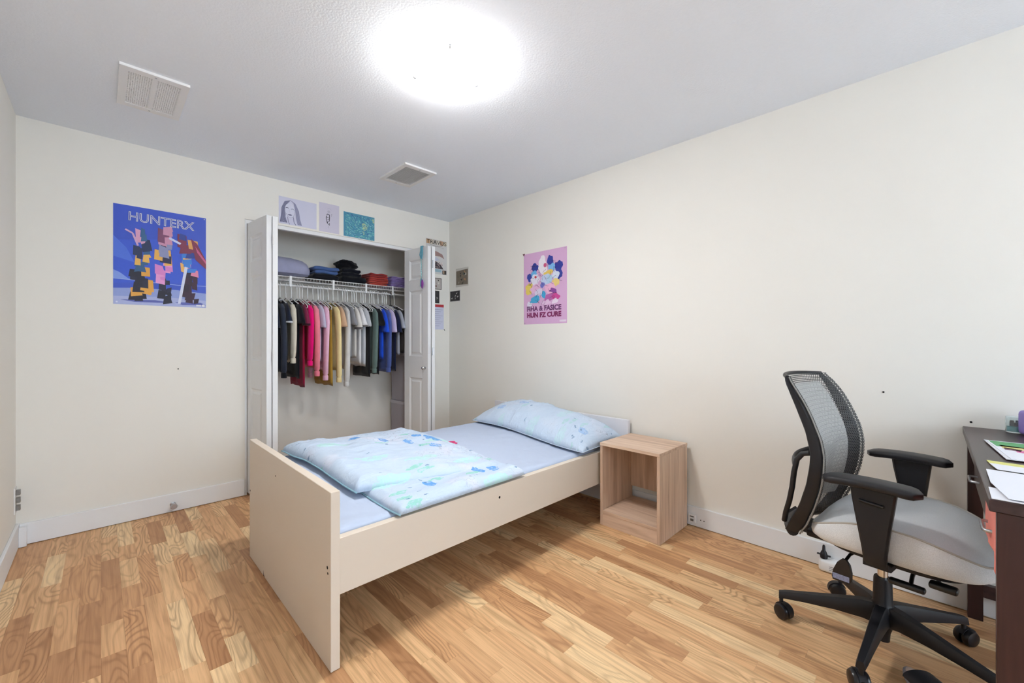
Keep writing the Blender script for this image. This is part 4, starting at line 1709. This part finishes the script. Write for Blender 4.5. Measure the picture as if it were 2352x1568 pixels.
lettering('lettering', 'FIHA & FASICE', 0.056, M_ink_pur, p, 0.040, 0.112, outline=0.0020, fit=0.375)
lettering('lettering', 'HUN FZ CURE', 0.054, M_ink_mag, p, 0.040, 0.058, outline=0.0028, fit=0.375)
pins(p, w4_, h4_, ((0.96, 0.985), (0.03, 0.015)), M_nickel)
bm = B()
prism(bm, [(-0.012, 0.612), (0.014, 0.612), (0.001, 0.590)], -0.003, -0.0012, 'xz')
obj('corner_tape', bm, mat('tape_maroon', '#5c2430', rough=0.6), p)

# collage poster beside the closet
w5_, h5_ = 0.256, 0.352
p = sheet_thing('poster', (-0.290, 0.0, 1.834), 0, w5_, h5_, mat('poster_grey_paper', '#d3d1d0', rough=0.7, var=0.02), 'white collage poster with mixed cut-out letters behind the closet door')
pr = Print()
for k, c in enumerate(('#c9a27c', '#d7cdbc', '#b7b0a6', '#d9d2c4', '#c7a184', '#d7c9ae')):
    pr.rect(0.006 + k * 0.041, 0.300, 0.006 + (k + 1) * 0.041, 0.346, c)
pr.stroke([(0.05, 0.290), (0.12, 0.286), (0.20, 0.291)], 0.003, '#6a6460')
pr.stroke([(0.08, 0.276), (0.15, 0.281), (0.22, 0.272)], 0.002, '#8a8480')
pr.poly([(0.02, 0.215), (0.12, 0.235), (0.20, 0.210), (0.225, 0.165), (0.17, 0.185), (0.02, 0.18)], '#a0827e')
pr.poly([(0.02, 0.16), (0.12, 0.175), (0.17, 0.15), (0.10, 0.125)], '#c3c6d6')
pr.poly([(0.01, 0.12), (0.12, 0.13), (0.18, 0.10), (0.215, 0.055), (0.02, 0.062)], '#4a4248')
r = random.Random(2)
for k in range(60):
    x, z = r.uniform(0.01, 0.21), r.uniform(0.06, 0.125)
    pr.ell(x, z, 0.004, 0.004, r.choice(['#e6d9d4', '#c98c84', '#2a2530']), n=6)
    pr.y += 0.000028
pr.rect(0.01, 0.022, 0.19, 0.050, '#9dbcc9')
pr.rect(0.200, 0.004, 0.250, 0.045, '#3a332f')
pr.rect(0.210, 0.012, 0.225, 0.040, '#b59a80')
pr.build('artwork', p)
lettering('lettering', 'TRAVUS', 0.056, mat('ink_black', '#221e1e', rough=0.6), p, 0.008, 0.303, fit=0.240, y=-0.0032)


def snap(loc, rz, w_, h_, base, label, shapes, seed):
    t = sheet_thing('photo_print', loc, rz, w_, h_, mat('photo_border_' + str(seed), base, rough=0.5), label, 'photo')
    pr = Print()
    r = random.Random(seed)
    for s_ in shapes:
        pr.poly([(x * w_, z * h_) for x, z in s_[0]], s_[1])
    for k in range(14):
        x, z = r.uniform(0.12, 0.82), r.uniform(0.15, 0.8)
        pr.poly([((x + r.uniform(-0.10, 0.10)) * w_, (z + r.uniform(-0.12, 0.12)) * h_) for _ in range(4)], r.choice(shapes[0][2]))
    pr.build('picture', t)
    return t


DK = ['#1e1c1f', '#d9d6d2', '#5a5652', '#2a282b', '#c7c2bd']
snap((-0.235, 0.0, 1.676), 0, 0.135, 0.118, '#2a2628', 'small dark photo below the collage poster behind the closet door',
     [([(0.05, 0.05), (0.95, 0.05), (0.95, 0.95), (0.05, 0.95)], '#b9b2ae', ['#3a4a44', '#1f1c20', '#8a5a5a', '#d4cfcb'])], 31)
snap((-0.235, 0.0, 1.534), 0, 0.108, 0.128, '#1d1b1f', 'small black and white photo above the red-topped sheet',
     [([(0.08, 0.1), (0.92, 0.1), (0.92, 0.95), (0.08, 0.95)], '#3a383c', DK)], 32)
ps = snap((0.0, -0.114, 1.700), RZR, 0.208, 0.190, '#c9c5bd', 'colour photo with brown and green tones taped near the room corner',
          [([(0.04, 0.12), (0.96, 0.08), (0.96, 0.9), (0.04, 0.86)], '#7a6f60', ['#4a5a50', '#2a2422', '#b98a62', '#e0dcd4', '#c9a070', '#1f1a18'])], 33)
snap((0.0, -0.012, 1.553), RZR, 0.182, 0.116, '#d6d3ce', 'small black and white photo near the room corner below the colour photo',
     [([(0.03, 0.06), (0.93, 0.06), (0.93, 0.95), (0.03, 0.95)], '#242226', DK)], 34)
w6_, h6_ = 0.150, 0.258
p = sheet_thing('paper_list', (-0.222, 0.0, 1.264), 0, w6_, h6_, mat('paper_bluish', '#ced0e4', rough=0.8, var=0.01), 'lined sheet with a red top strip pinned by the closet door', 'paper')
pr = Print()
pr.rect(0.0, h6_ - 0.028, w6_, h6_, '#b9303a')
for k in range(9):
    z = 0.205 - k * 0.021
    pr.stroke([(0.012, z), (0.135 - 0.02 * (k % 3), z)], 0.0035, '#9297b4')
pr.build('printed_lines', p)
bm = B()
tube(bm, [(0.152, -0.002, 0.004), (0.162, -0.003, -0.010)], 0.003, 6)
obj('pin', bm, M_dark, p)

# ------------------------------------------------------------------ lanyard on the closet door
ly_ = empty('lanyard', (-0.506, -0.27, 2.018), label='teal beaded lanyard with purple pouch hanging on the closet door', cat='lanyard')
M_teal = mat('ribbon_teal', '#5fa9c0', rough=0.5, var=0.25, vscale=60)
M_tealb = mat('bead_teal', '#8cc3c9', rough=0.3, var=0.3, vscale=90)
bm = B()
for k in range(4):
    y0 = -0.014 + 0.010 * k
    tube(bm, [(0.012, y0, 0.003), (-0.003, y0, 0.004), (-0.006, y0 - 0.004, -0.03), (-0.008, y0 + 0.006 * (k - 1.5), -0.075), (-0.007, y0 * 0.4, -0.115)], 0.005, 8, flat=0.5)
obj('ribbon_bunch', bm, M_teal, ly_, 60)
bm = B()
for k in range(15):
    a = Matrix.Translation((-0.008, 0.003 * math.sin(k), -0.120 - 0.0125 * k))
    lathe(bm, [(0, -0.006), (0.005, -0.003), (0.0062, 0.0), (0.005, 0.003), (0, 0.006)], 8, a)
obj('bead_string', bm, M_tealb, ly_, 60)
bm = B()
tube(bm, [(-0.008, 0.0, -0.30), (-0.009, 0.006, -0.33), (-0.009, 0.010, -0.37)], 0.008, 8, flat=0.5)
obj('ribbon_tail', bm, M_teal, ly_, 60)
bm = B()
rings = []
for k in range(9):
    f = k / 8
    a = PI * f
    rr = max(0.001, math.sin(a))
    rings.append([(-0.012 + 0.006 * rr * math.cos(2 * PI * j / 16), -0.022 + 0.022 * rr ** 0.6 * math.sin(2 * PI * j / 16), -0.305 - 0.09 * f) for j in range(16)])
loft(bm, rings)
obj('pouch', bm, mat('pouch_purple', '#9a4fb0', rough=0.5, var=0.4, vscale=70), ly_, 60)
bm = B()
tube(bm, [(-0.009, 0.0, -0.29), (-0.012, -0.012, -0.30), (-0.012, -0.022, -0.308)], 0.0025, 6)
obj('cord', bm, M_tealb, ly_, 60)

# ------------------------------------------------------------------ closet: wire shelf
SZ = 1.690
sh = empty('wire_shelf', (-1.05, 0.42, SZ), label='white wire closet shelf with a hanging rod below', cat='shelf')
X0, X1 = -1.948 + 1.05, -0.152 + 1.05


def yl(y):
    return y - 0.42


for (y, z, rr) in ((0.250, 0.0, 0.0036), (0.250, -0.034, 0.0036), (0.590, 0.0, 0.003), (0.42, -0.004, 0.003)):
    bm = B()
    tube(bm, [(X0, yl(y), z), (X1, yl(y), z)], rr, 8)
    obj('long_wire', bm, M_wire, sh, 60)
bm = B()
n = 70
for i in range(n + 1):
    x = lerp(X0 + 0.005, X1 - 0.005, i / n)
    tube(bm, [(x, yl(0.250), -0.034), (x, yl(0.250), 0.0035), (x, yl(0.594), 0.0035)], 0.0013, 5)
obj('deck_wires', bm, M_wire, sh, 60, kind='stuff')
RODZ, RODY = 1.618, 0.272
bm = B()
tube(bm, [(X0, yl(RODY), RODZ - SZ), (X1, yl(RODY), RODZ - SZ)], 0.0075, 12)
obj('hanging_rod', bm, M_wire, sh, 60)
for xb in (-1.60, -1.47, -1.11, -0.80, -0.52):
    bm = B()
    x = xb + 1.05
    box(bm, (x - 0.010, yl(0.2425), RODZ - SZ - 0.010), (x + 0.010, yl(0.2475), 0.008), 0.002, 1)
    box(bm, (x - 0.007, yl(0.2475), RODZ - SZ - 0.012), (x + 0.007, yl(RODY), RODZ - SZ - 0.0075), 0.001, 1)
    obj('rod_bracket', bm, M_wire, sh)

# ------------------------------------------------------------------ hangers and garments


def make_hanger(m):
    bm = B()
    pts = []
    for i in range(13):
        a = math.radians(-60 + 255 * i / 12)
        pts.append((0, 0.0135 * math.cos(a), 0.0 + 0.0135 * math.sin(a) - 0.0035))
    pts = list(reversed(pts))
    pts = [p_ for p_ in pts]
    neck = [(0, 0.004, -0.030), (0, 0.0, -0.070), (0, 0.0, -0.115)]
    pts2 = [(0, 0.0135 * math.cos(math.radians(t_)), -0.0035 + 0.0135 * math.sin(math.radians(t_))) for t_ in range(200, -50, -20)] + neck
    tube(bm, pts2, 0.0040, 7)
    tube(bm, [(0, -0.195, -0.190), (0, -0.17, -0.172), (0, -0.06, -0.132), (0, 0, -0.114), (0, 0.06, -0.132), (0, 0.17, -0.172), (0, 0.195, -0.190),
              (0, 0.185, -0.200), (0, 0.0, -0.200), (0, -0.185, -0.200)], 0.0046, 7, loop=True)
    return bm


def body_mesh(W, hem, thick, seed, flare=1.0):
    """front and back cloth of one hanging garment, closed at the sides"""
    bm = B()
    NU, NVv = 22, 16

    def top(y):
        a = abs(y)
        z = -0.086 - 0.34 * a
        if a < 0.062:
            z = -0.107 - 0.010 * (1 - (a / 0.062) ** 2)
        return z

    def f(u, v, s):
        y0 = lerp(-W, W, u)
        y = y0 * (1 + (flare - 1) * v)
        z = lerp(top(y0), hem, v) + 0.012 * nz(u * 4, seed) * v
        e = math.sqrt(max(0, 1 - (2 * u - 1) ** 2))
        th = (0.005 + 0.5 * thick * min(1, v * 2.2)) * (0.25 + 0.75 * e)
        fold = 0.006 * v * math.sin(u * 15 + seed * 3 + 2 * nz(u * 2, v, seed)) * e
        return (s * th + fold + 0.004 * nz(v * 2, seed * 5) * v, y, z)
    slab(bm, lambda u, v: f(u, v, 1), lambda u, v: f(u, v, -1), NU, NVv)
    return bm


def sleeve_mesh(side, long, seed, end, wide=1.0):
    bm = B()
    r = random.Random(seed)
    if long:
        d = r.uniform(-0.012, 0.012)
        pts = [(0, side * 0.165, -0.145), (0, side * 0.196, -0.185), (d * 0.3, side * 0.212, -0.28), (d * 0.7, side * 0.214, -0.42), (d, side * 0.208, lerp(-0.42, end, 0.55)), (d * 1.3, side * 0.202, end + 0.055), (d * 1.4, side * 0.200, end + 0.040), (d * 1.4, side * 0.200, end)]
        rr = [0.030, 0.041, 0.044, 0.042, 0.041, 0.040, 0.029, 0.031]
    else:
        pts = [(0, side * 0.160, -0.140), (0, side * 0.192, -0.180), (0, side * 0.215, -0.24), (0, side * 0.232, end + 0.02), (0, side * 0.236, end)]
        rr = [0.032, 0.046, 0.056, 0.062, 0.064]
    # loft with folds; flattened across the rod so the clothes stand close
    out = []
    n = 14
    for k, (p_, q) in enumerate(zip(pts, rr)):
        ring_ = []
        for j in range(n):
            a = 2 * PI * j / n
            m_ = 1 + 0.10 * math.sin(3 * a + seed + k * 0.7)
            ring_.append((p_[0] + math.cos(a) * q * (0.47 if long else 0.35) * m_ * wide, p_[1] + math.sin(a) * q * m_, p_[2] + 0.008 * nz(j * 0.5, k, seed)))
        out.append(ring_)
    loft(bm, out)
    return bm


def garment(x, name, label, col, sleeve, hem, send, sleeve_col=None, cuff=None, hanger='white', cat='shirt', trim=None, flare=1.0, thick=0.016, rz=0.0):
    seed = int((x + 3) * 977) % 97
    g = empty(name, (x, RODY, RODZ + 0.0105 - 0.040), rz, label=label, cat=cat, group='clothes hanging in the closet')
    m = cloth(col)
    ms = cloth(sleeve_col) if sleeve_col else m
    obj('body', body_mesh(0.185, hem, thick, seed * 0.37, flare), m, g, 180)
    for s in (-1, 1):
        if sleeve == 'none':
            continue
        sl = obj('sleeve', sleeve_mesh(s, sleeve == 'long', seed + s, send), ms, g, 180)
        if sleeve == 'long':
            bm = B()
            d = random.Random(seed + s).uniform(-0.012, 0.012)
            lathe(bm, [(0.030, 0.0), (0.0335, 0.004), (0.0335, 0.036), (0.030, 0.042)], 14, Matrix.Translation((d * 1.4, s * 0.200, send - 0.006)) @ Matrix.Diagonal((0.6, 1, 1, 1)))
            obj('cuff', bm, cloth(cuff) if cuff else ms, sl, 60)
        elif trim:
            bm = B()
            lathe(bm, [(0.064, 0.0), (0.067, 0.002), (0.067, 0.012), (0.064, 0.014)], 14, Matrix.Translation((0, s * 0.236, send)) @ Matrix.Diagonal((0.37, 1, 1, 1)))
            obj('hem_band', bm, cloth(trim), sl, 60)
    bm = B()
    ring_ = []
    for i in range(18):
        a = 2 * PI * i / 18
        ring_.append((0.014 * math.cos(a), 0.066 * math.sin(a), -0.108 + 0.004 * math.sin(a) ** 2 + 0.004 * math.cos(a)))
    tube(bm, ring_, 0.006, 6, loop=True)
    obj('collar', bm, cloth(trim) if trim else m, g, 180)
    return g


hw = tag(obj('clothes_hanger', make_hanger(M_wire), M_wire, None, 60), 'white plastic clothes hanger on the closet rod', 'hanger', 'white hangers on the closet rod')
hb = tag(obj('clothes_hanger', make_hanger(M_blackg), M_blackg, None, 60), 'black plastic clothes hanger on the closet rod', 'hanger', 'black hangers on the closet rod')
first = {'white': True, 'black': True}


def short_name(lab):
    t_ = lab
    for w_ in (' with ', ' hanging', ' beside', ' next', ' behind', ' squeezed', ' between', ' at the', ' on a'):
        t_ = t_.split(w_)[0]
    return t_


def hang(x, kind, rz, lab=None):
    src = hw if kind == 'white' else hb
    if first[kind]:
        first[kind] = False
        o = src
    else:
        o = src.copy()
        C.objects.link(o)
    o['label'] = lab or 'empty white plastic hanger squeezed between the hanging clothes'
    o.location = (x, RODY, RODZ + 0.0105 - 0.006)
    o.rotation_euler = (0, 0, rz)


LST = [
    (-1.630, 't_shirt', 'sparkly dark navy top at the closet rod end behind the door', '#20263a', 'short', -0.72, -0.34, {'hanger': 'black'}),
    (-1.562, 'sweatshirt', 'charcoal navy sweatshirt with long sleeves, black cuffs', '#323846', 'long', -0.70, -0.735, {'cuff': '#14161c', 'hanger': 'black'}),
    (-1.515, 't_shirt', 'dark navy t-shirt with white edging on its sleeves', '#1c2234', 'short', -0.60, -0.30, {'trim': '#d8dbe2'}),
    (-1.478, 'blouse', 'cream long sleeved blouse between dark tops', '#e0d8c6', 'long', -0.62, -0.62, {}),
    (-1.448, 't_shirt', 'black long t-shirt hanging beside the cream blouse', '#15151d', 'short', -0.76, -0.30, {}),
    (-1.412, 'dress', 'burgundy dress with maroon short sleeves and dark hems', '#9a123c', 'short', -0.83, -0.315, {'sleeve_col': '#7c2545', 'trim': '#3a1024', 'cat': 'dress'}),
    (-1.366, 'long_sleeve_top', 'hot pink long sleeved top with crimson body', '#cf1340', 'long', -0.60, -0.645, {'sleeve_col': '#ee0a78'}),
    (-1.318, 'sweatshirt', 'coral pink sweatshirt with ribbed cuffs', '#f08a9b', 'long', -0.68, -0.735, {'cuff': '#ee7f93'}),
    (-1.280, 't_shirt', 'lavender grey t-shirt squeezed between pink sweatshirts', '#c7c1d8', 'short', -0.62, -0.33, {}),
    (-1.240, 'sweatshirt', 'pale pink sweatshirt with wide sleeves', '#ecbcd4', 'long', -0.70, -0.775, {}),
    (-1.202, 'dress', 'mustard brown flared dress with hem below its neighbours', '#ab8634', 'none', -0.84, 0, {'cat': 'dress', 'flare': 1.12, 'thick': 0.024}),
    (-1.164, 'sweatshirt', 'pale yellow sweatshirt with long sleeves', '#f0dca2', 'long', -0.70, -0.80, {}),
    (-1.118, 't_shirt', 'tan brown t-shirt with short sleeves beside the yellow sweatshirt', '#cfab8c', 'short', -0.66, -0.32, {}),
    (-1.066, 'sweatshirt', 'light grey sweatshirt with the longest sleeves', '#d3d2d1', 'long', -0.70, -0.84, {}),
    (-1.018, 't_shirt', 'mid grey t-shirt next to the light grey sweatshirt', '#8f9096', 'short', -0.60, -0.30, {}),
    (-0.966, 't_shirt', 'off-white t-shirt with dark edged short sleeves', '#dcd8d3', 'short', -0.60, -0.335, {'trim': '#57555a', 'thick': 0.022}),
    (-0.922, 't_shirt', 'white t-shirt hanging between two pale tees', '#e4e4e7', 'short', -0.66, -0.30, {}),
    (-0.872, 't_shirt', 'pale blue grey t-shirt with short sleeves', '#c3c7ce', 'short', -0.68, -0.31, {'thick': 0.02}),
    (-0.832, 'tunic', 'black long tunic behind the pale grey t-shirt', '#191b21', 'none', -0.78, 0, {}),
    (-0.790, 'sweatshirt', 'grey green sweatshirt with long sleeves', '#667b77', 'long', -0.72, -0.735, {}),
    (-0.748, 't_shirt', 'black t-shirt beside the grey green sweatshirt', '#12141c', 'short', -0.76, -0.30, {}),
    (-0.702, 't_shirt', 'royal blue t-shirt with short sleeves', '#1f52dc', 'short', -0.62, -0.36, {}),
    (-0.655, 'sweatshirt', 'slate blue sweatshirt with long sleeves', '#4f60a0', 'long', -0.74, -0.735, {}),
    (-0.612, 't_shirt', 'pale lavender t-shirt between two blue tops', '#cbbfe2', 'short', -0.60, -0.36, {}),
    (-0.574, 't_shirt', 'dark navy t-shirt beside the lavender one', '#181f3c', 'short', -0.74, -0.36, {}),
    (-0.532, 't_shirt', 'silver grey t-shirt on a black hanger', '#a8acb9', 'short', -0.58, -0.32, {'hanger': 'black'}),
    (-0.488, 't_shirt', 'charcoal t-shirt hanging nearest the knobbed closet door', '#3c383a', 'short', -0.55, -0.34, {}),
]
shorts = [short_name(q[2]) for q in LST]
for k, (x, nm, lab, col, sl, hem, se, kw) in enumerate(LST):
    x = lerp(-1.632, -0.488, k / (len(LST) - 1))
    kind = kw.get('hanger', 'white')
    rz = math.radians(RND.uniform(-1, 1))
    hl = kind + ' plastic hanger carrying the ' + (shorts[k] if shorts.count(shorts[k]) == 1 else lab)
    garment(x, nm, lab, col, sl, hem, se, rz=rz, **kw)
    hang(x, kind, rz, hl)
for k in (5, 9, 14, 16, 18, 20, 23):
    hang(lerp(-1.632, -0.488, (k + 0.5) / (len(LST) - 1)), 'white', math.radians(RND.uniform(-1, 1)))

# ------------------------------------------------------------------ clothes folded on the shelf
SZT = SZ + 0.0052


def folded(name, label, x0, x1, y0, y1, z0, h, col, layers, group=None, seed=1, cat='clothes'):
    bm = B()
    for L in range(layers):
        a, b_ = z0 + h * L / layers, z0 + h * (L + 1) / layers
        ins = 0.006 * ((L * 7 + seed) % 3)

        def tp(u, v, s, a=a, b_=b_, ins=ins, L=L):
            x = lerp(x0 + ins, x1 - ins * 0.7, u)
            y = lerp(y0 + ins * 0.6, y1, v)
            e = min(u / 0.10, (1 - u) / 0.10, v / 0.12, (1 - v) / 0.12, 1)
            k = math.sqrt(max(0, 1 - (1 - e) ** 2))
            mid = (a + b_) / 2
            sagk = 0.006 * nz(x * 9, y * 9, seed + L) + 0.004 * math.sin(u * 9 + seed + L)
            if z0 <= SZT + 0.001 and L == 0 and s < 0:
                sagk = 0
            return (x, y, mid + s * (b_ - a) * 0.5 * k + sagk * k)
        slab(bm, lambda u, v: tp(u, v, 1), lambda u, v: tp(u, v, -1), 20, 16)
    return obj(name, bm, cloth(col), None, 180, label=label, cat=cat, group=group)


# rolled lavender blanket: spiral ribbon pushed along x
bm = B()
sp = []
turns, n = 2.6, 64
for i in range(n + 1):
    a = 2 * PI * turns * i / n
    rr = 0.020 + 0.066 * i / n
    sp.append((rr * math.cos(a), rr * math.sin(a), a))
for s_ in range(1):
    inner, outer = [], []
    for (c, s, a) in sp:
        r0 = math.hypot(c, s)
        inner.append(((r0 - 0.0095) * math.cos(a), (r0 - 0.0095) * math.sin(a)))
        outer.append(((r0 + 0.0095) * math.cos(a), (r0 + 0.0095) * math.sin(a)))
    prof = outer + list(reversed(inner))
    rings = []
    for f, k in ((0, 0.93), (0.03, 1.0), (0.3, 1.02), (0.6, 1.0), (0.85, 0.90), (0.96, 0.74), (1.0, 0.6)):
        x = lerp(-0.20, 0.165, f)
        rings.append([(x + 0.010 * nz(y * 20, z * 20), y * k * (1 + 0.02 * nz(f * 6, y * 12)), z * k * 0.98 - (1 - k) * 0.055) for y, z in prof])
    loft(bm, rings)
obj('rolled_blanket', bm, cloth('#a9abc8'), None, 50, loc=(-1.452, 0.392, SZT + 0.0925), label='lavender grey rolled blanket on the wire shelf', cat='blanket')

folded('folded_trousers', 'black folded trousers under the blue jeans on the shelf', -1.278, -1.045, 0.262, 0.52, SZT, 0.055, '#14161e', 1, seed=3)
folded('folded_jeans', 'folded blue denim jeans on top of black trousers', -1.272, -1.040, 0.268, 0.51, SZT + 0.0555, 0.066, '#4a659a', 2, seed=5)
folded('folded_trousers', 'black folded trousers at the bottom of the dark clothes pile', -1.030, -0.775, 0.262, 0.53, SZT, 0.060, '#10121a', 1, seed=7)
folded('folded_sweater', 'dark navy folded sweater in the middle of the dark pile', -1.022, -0.828, 0.270, 0.52, SZT + 0.0605, 0.072, '#12141f', 2, seed=9)
bm = B()
bmesh.ops.create_icosphere(bm, subdivisions=4, radius=1.0)
for v in bm.verts:
    q = v.co.copy()
    d = 1 + 0.22 * nz(q.x * 2.1 + 4, q.y * 2.1, q.z * 2.1) + 0.12 * nz(q.x * 5, q.y * 5 + 2, q.z * 5)
    z = q.z * 0.052 * d
    v.co = (q.x * 0.098 * d, q.y * 0.10 * d, max(z, -0.042))
obj('crumpled_hoodie', bm, cloth('#0c0d14'), None, 180, loc=(-0.937, 0.385, SZT + 0.1335 + 0.0425), label='black crumpled hoodie on top of the dark clothes pile', cat='clothes')
for k in range(3):
    folded('folded_shirt', ('red folded shirt at the bottom of red stack', 'red folded shirt in the middle of red stack', 'dark red folded shirt on top of red stack')[k],
           -0.765 + 0.004 * k, -0.548, 0.262, 0.50, SZT + 0.0395 * k, 0.039, ('#b94a40', '#b4423c', '#a63a3a')[k], 2, 'red folded shirts', 11 + k)
for k in range(4):
    folded('folded_towel', ('lilac folded towel at the bottom of lilac stack', 'lilac folded towel second from the bottom of lilac stack', 'lilac folded towel second from the top of lilac stack', 'lilac folded towel on top of lilac stack')[k],
           -0.535 + 0.003 * k, -0.325, 0.262, 0.50, SZT + 0.0275 * k, 0.027, ('#9a86c6', '#a28fcb', '#957fc0', '#a08dca')[k], 2, 'lilac folded towels', 21 + k, 'towel')

# ------------------------------------------------------------------ grey bins stacked in the closet
M_bin = mat('bin_grey', '#a9a6b2', rough=0.45, var=0.03)
M_rim = mat('bin_rim', '#c3c1cb', rough=0.4, var=0.02)


def bin_(z0, h, ins, label):
    b_ = empty('storage_bin', (-0.285, 0.40, z0), label=label, cat='bin')

    def rr(k, z):
        out = []
        for i in range(40):
            a = 2 * PI * i / 40
            c, s = math.cos(a), math.sin(a)
            out.append((0.118 * k * math.copysign(abs(c) ** 0.35, c), 0.150 * k * math.copysign(abs(s) ** 0.35, s), z))
        return out
    bm = B()
    loft(bm, [rr(0.90 * ins, 0.0), rr(0.93 * ins, 0.01), rr(0.97 * ins, h - 0.03), rr(0.97 * ins, h - 0.024)])
    obj('tub', bm, M_bin, b_, 40)
    bm = B()
    loft(bm, [rr(0.965 * ins, h - 0.030), rr(1.0 * ins, h - 0.028), rr(1.0 * ins, h - 0.004), rr(0.97 * ins, h)])
    obj('lid', bm, M_rim, b_, 40)


bin_(0.001, 0.515, 1.0, 'grey tall plastic bin at the bottom of the closet stack')
bin_(0.517, 0.505, 0.98, 'grey tall plastic bin in the middle of the closet stack')
bin_(1.023, 0.30, 0.86, 'grey smaller plastic bin on top of the closet stack')

# hook on the closet side seen above the shelf
hk = empty('wall_hook', (-1.545, 0.60, 1.93), label='dark metal hook on the closet back wall above the shelf', cat='hook')
bm = B()
tube(bm, [(0, 0.0, 0.04), (0, -0.012, 0.03), (0, -0.03, 0.0), (0.004, -0.045, -0.005), (0.006, -0.05, 0.010)], 0.005, 8)
obj('hook_arm', bm, mat('hook_metal', '#55524e', rough=0.4, metal=0.8), hk, 60)
bm = B()
box(bm, (-0.012, -0.003, 0.01), (0.012, 0.0, 0.06), 0.001, 1)
obj('hook_plate', bm, M_nickel, hk)

# ------------------------------------------------------------------ small wall items
ds = empty('door_stop', (-2.273, -BT, 0.052), label='chrome door stop screwed to the baseboard under the blue poster', cat='door stop')
RX = Matrix.Rotation(PI / 2, 4, 'X')
bm = B()
lathe(bm, [(0, 0), (0.016, 0), (0.016, 0.003), (0.008, 0.006), (0.007, 0.040), (0, 0.040)], 20, RX)
obj('post', bm, M_nickel, ds, 40)
bm = B()
lathe(bm, [(0, 0.040), (0.0165, 0.040), (0.0185, 0.044), (0.0185, 0.056), (0.016, 0.060), (0, 0.060)], 24, RX)
obj('bumper', bm, M_nickel, ds, 40)

for (loc, nrm, lab) in (((-2.244, 0.0, 0.955), (0, -1, 0), 'tiny dark nail in the wall below the blue poster'),
                        ((0.0, -3.424, 0.903), (-1, 0, 0), 'tiny dark nail in the wall behind the office chair'),
                        ((0.0, -3.700, 0.800), (-1, 0, 0), 'tiny dark nail in the wall above the desk corner')):
    q = Vector(nrm).to_track_quat('Z', 'Y').to_matrix().to_4x4()
    bm = B()
    lathe(bm, [(0, -0.004), (0.0018, -0.004), (0.0018, 0.002), (0.0042, 0.002), (0.0042, 0.0035), (0, 0.0040)], 10, q)
    obj('nail', bm, M_dark, None, 40, loc=loc, label=lab, cat='nail')

# wall plate with three jacks in the left corner
wp = empty('wall_jack', (XL, -0.045, 0.268), label='white wall plate with three metal jacks in the corner', cat='wall plate')
bm = B()
box(bm, (0, -0.032, -0.072), (0.005, 0.032, 0.072), 0.0015, 1)
obj('plate', bm, M_white, wp)
for z in (-0.042, 0.0, 0.042):
    bm = B()
    box(bm, (0.005, -0.013, z - 0.014), (0.022, 0.013, z + 0.014), 0.002, 1)
    obj('jack', bm, mat('jack_metal', '#8d8c8a', rough=0.35, metal=0.6, var=0.3, vscale=90), wp)

# old jack on the baseboard next to the nightstand
jk = empty('cable_jack', (-BT, -2.545, 0.052), label='small white cable jack on baseboard beside the nightstand', cat='jack')
bm = B()
box(bm, (-0.016, -0.022, -0.024), (0, 0.022, 0.024), 0.003, 2)
obj('housing', bm, M_white, jk)
bm = B()
box(bm, (-0.019, -0.012, 0.010), (-0.016, 0.012, 0.016))
box(bm, (-0.020, -0.010, -0.014), (-0.016, 0.008, -0.002))
obj('socket', bm, mat('jack_grey', '#6f6d6b', rough=0.5, var=0.3, vscale=120), jk)
for y in (-2.592, -2.612):
    o = dot(None, 'screw', (-BT - 0.0, y, 0.050), (-1, 0, 0), 0.0032)
    tag(o, 'small dark screw in the baseboard beside the cable jack', 'screw', 'screws by the cable jack')

# white power adapter with a black plug on the floor behind the chair
pa = empty('power_adapter', (-0.045, -3.225, 0), label='white power adapter standing at the baseboard behind the chair', cat='adapter')
bm = B()
box(bm, (-0.030, -0.040, 0.001), (0.030, 0.040, 0.060), 0.014, 3)
obj('housing', bm, M_white, pa, 50)
bm = B()
for k in range(3):
    box(bm, (-0.0308, -0.022 + 0.001 * k, 0.018 + 0.008 * k), (-0.0298, -0.004, 0.0205 + 0.008 * k))
obj('slots', bm, mat('slot_grey', '#77767a', rough=0.6), pa)
pg = empty('power_plug', (-0.052, -3.205, 0.060), label='black plug with strain relief in the white adapter', cat='plug')
bm = B()
lathe(bm, [(0.0, 0.0), (0.015, 0.002), (0.017, 0.016), (0.011, 0.034), (0.007, 0.040), (0.006, 0.060), (0.004, 0.066), (0, 0.066)], 16)
obj('plug_body', bm, M_black, pg, 50)
bm = B()
box(bm, (-0.006, -0.028, 0.014), (0.006, 0.028, 0.020), 0.002, 1)
obj('plug_wing', bm, M_black, pg)
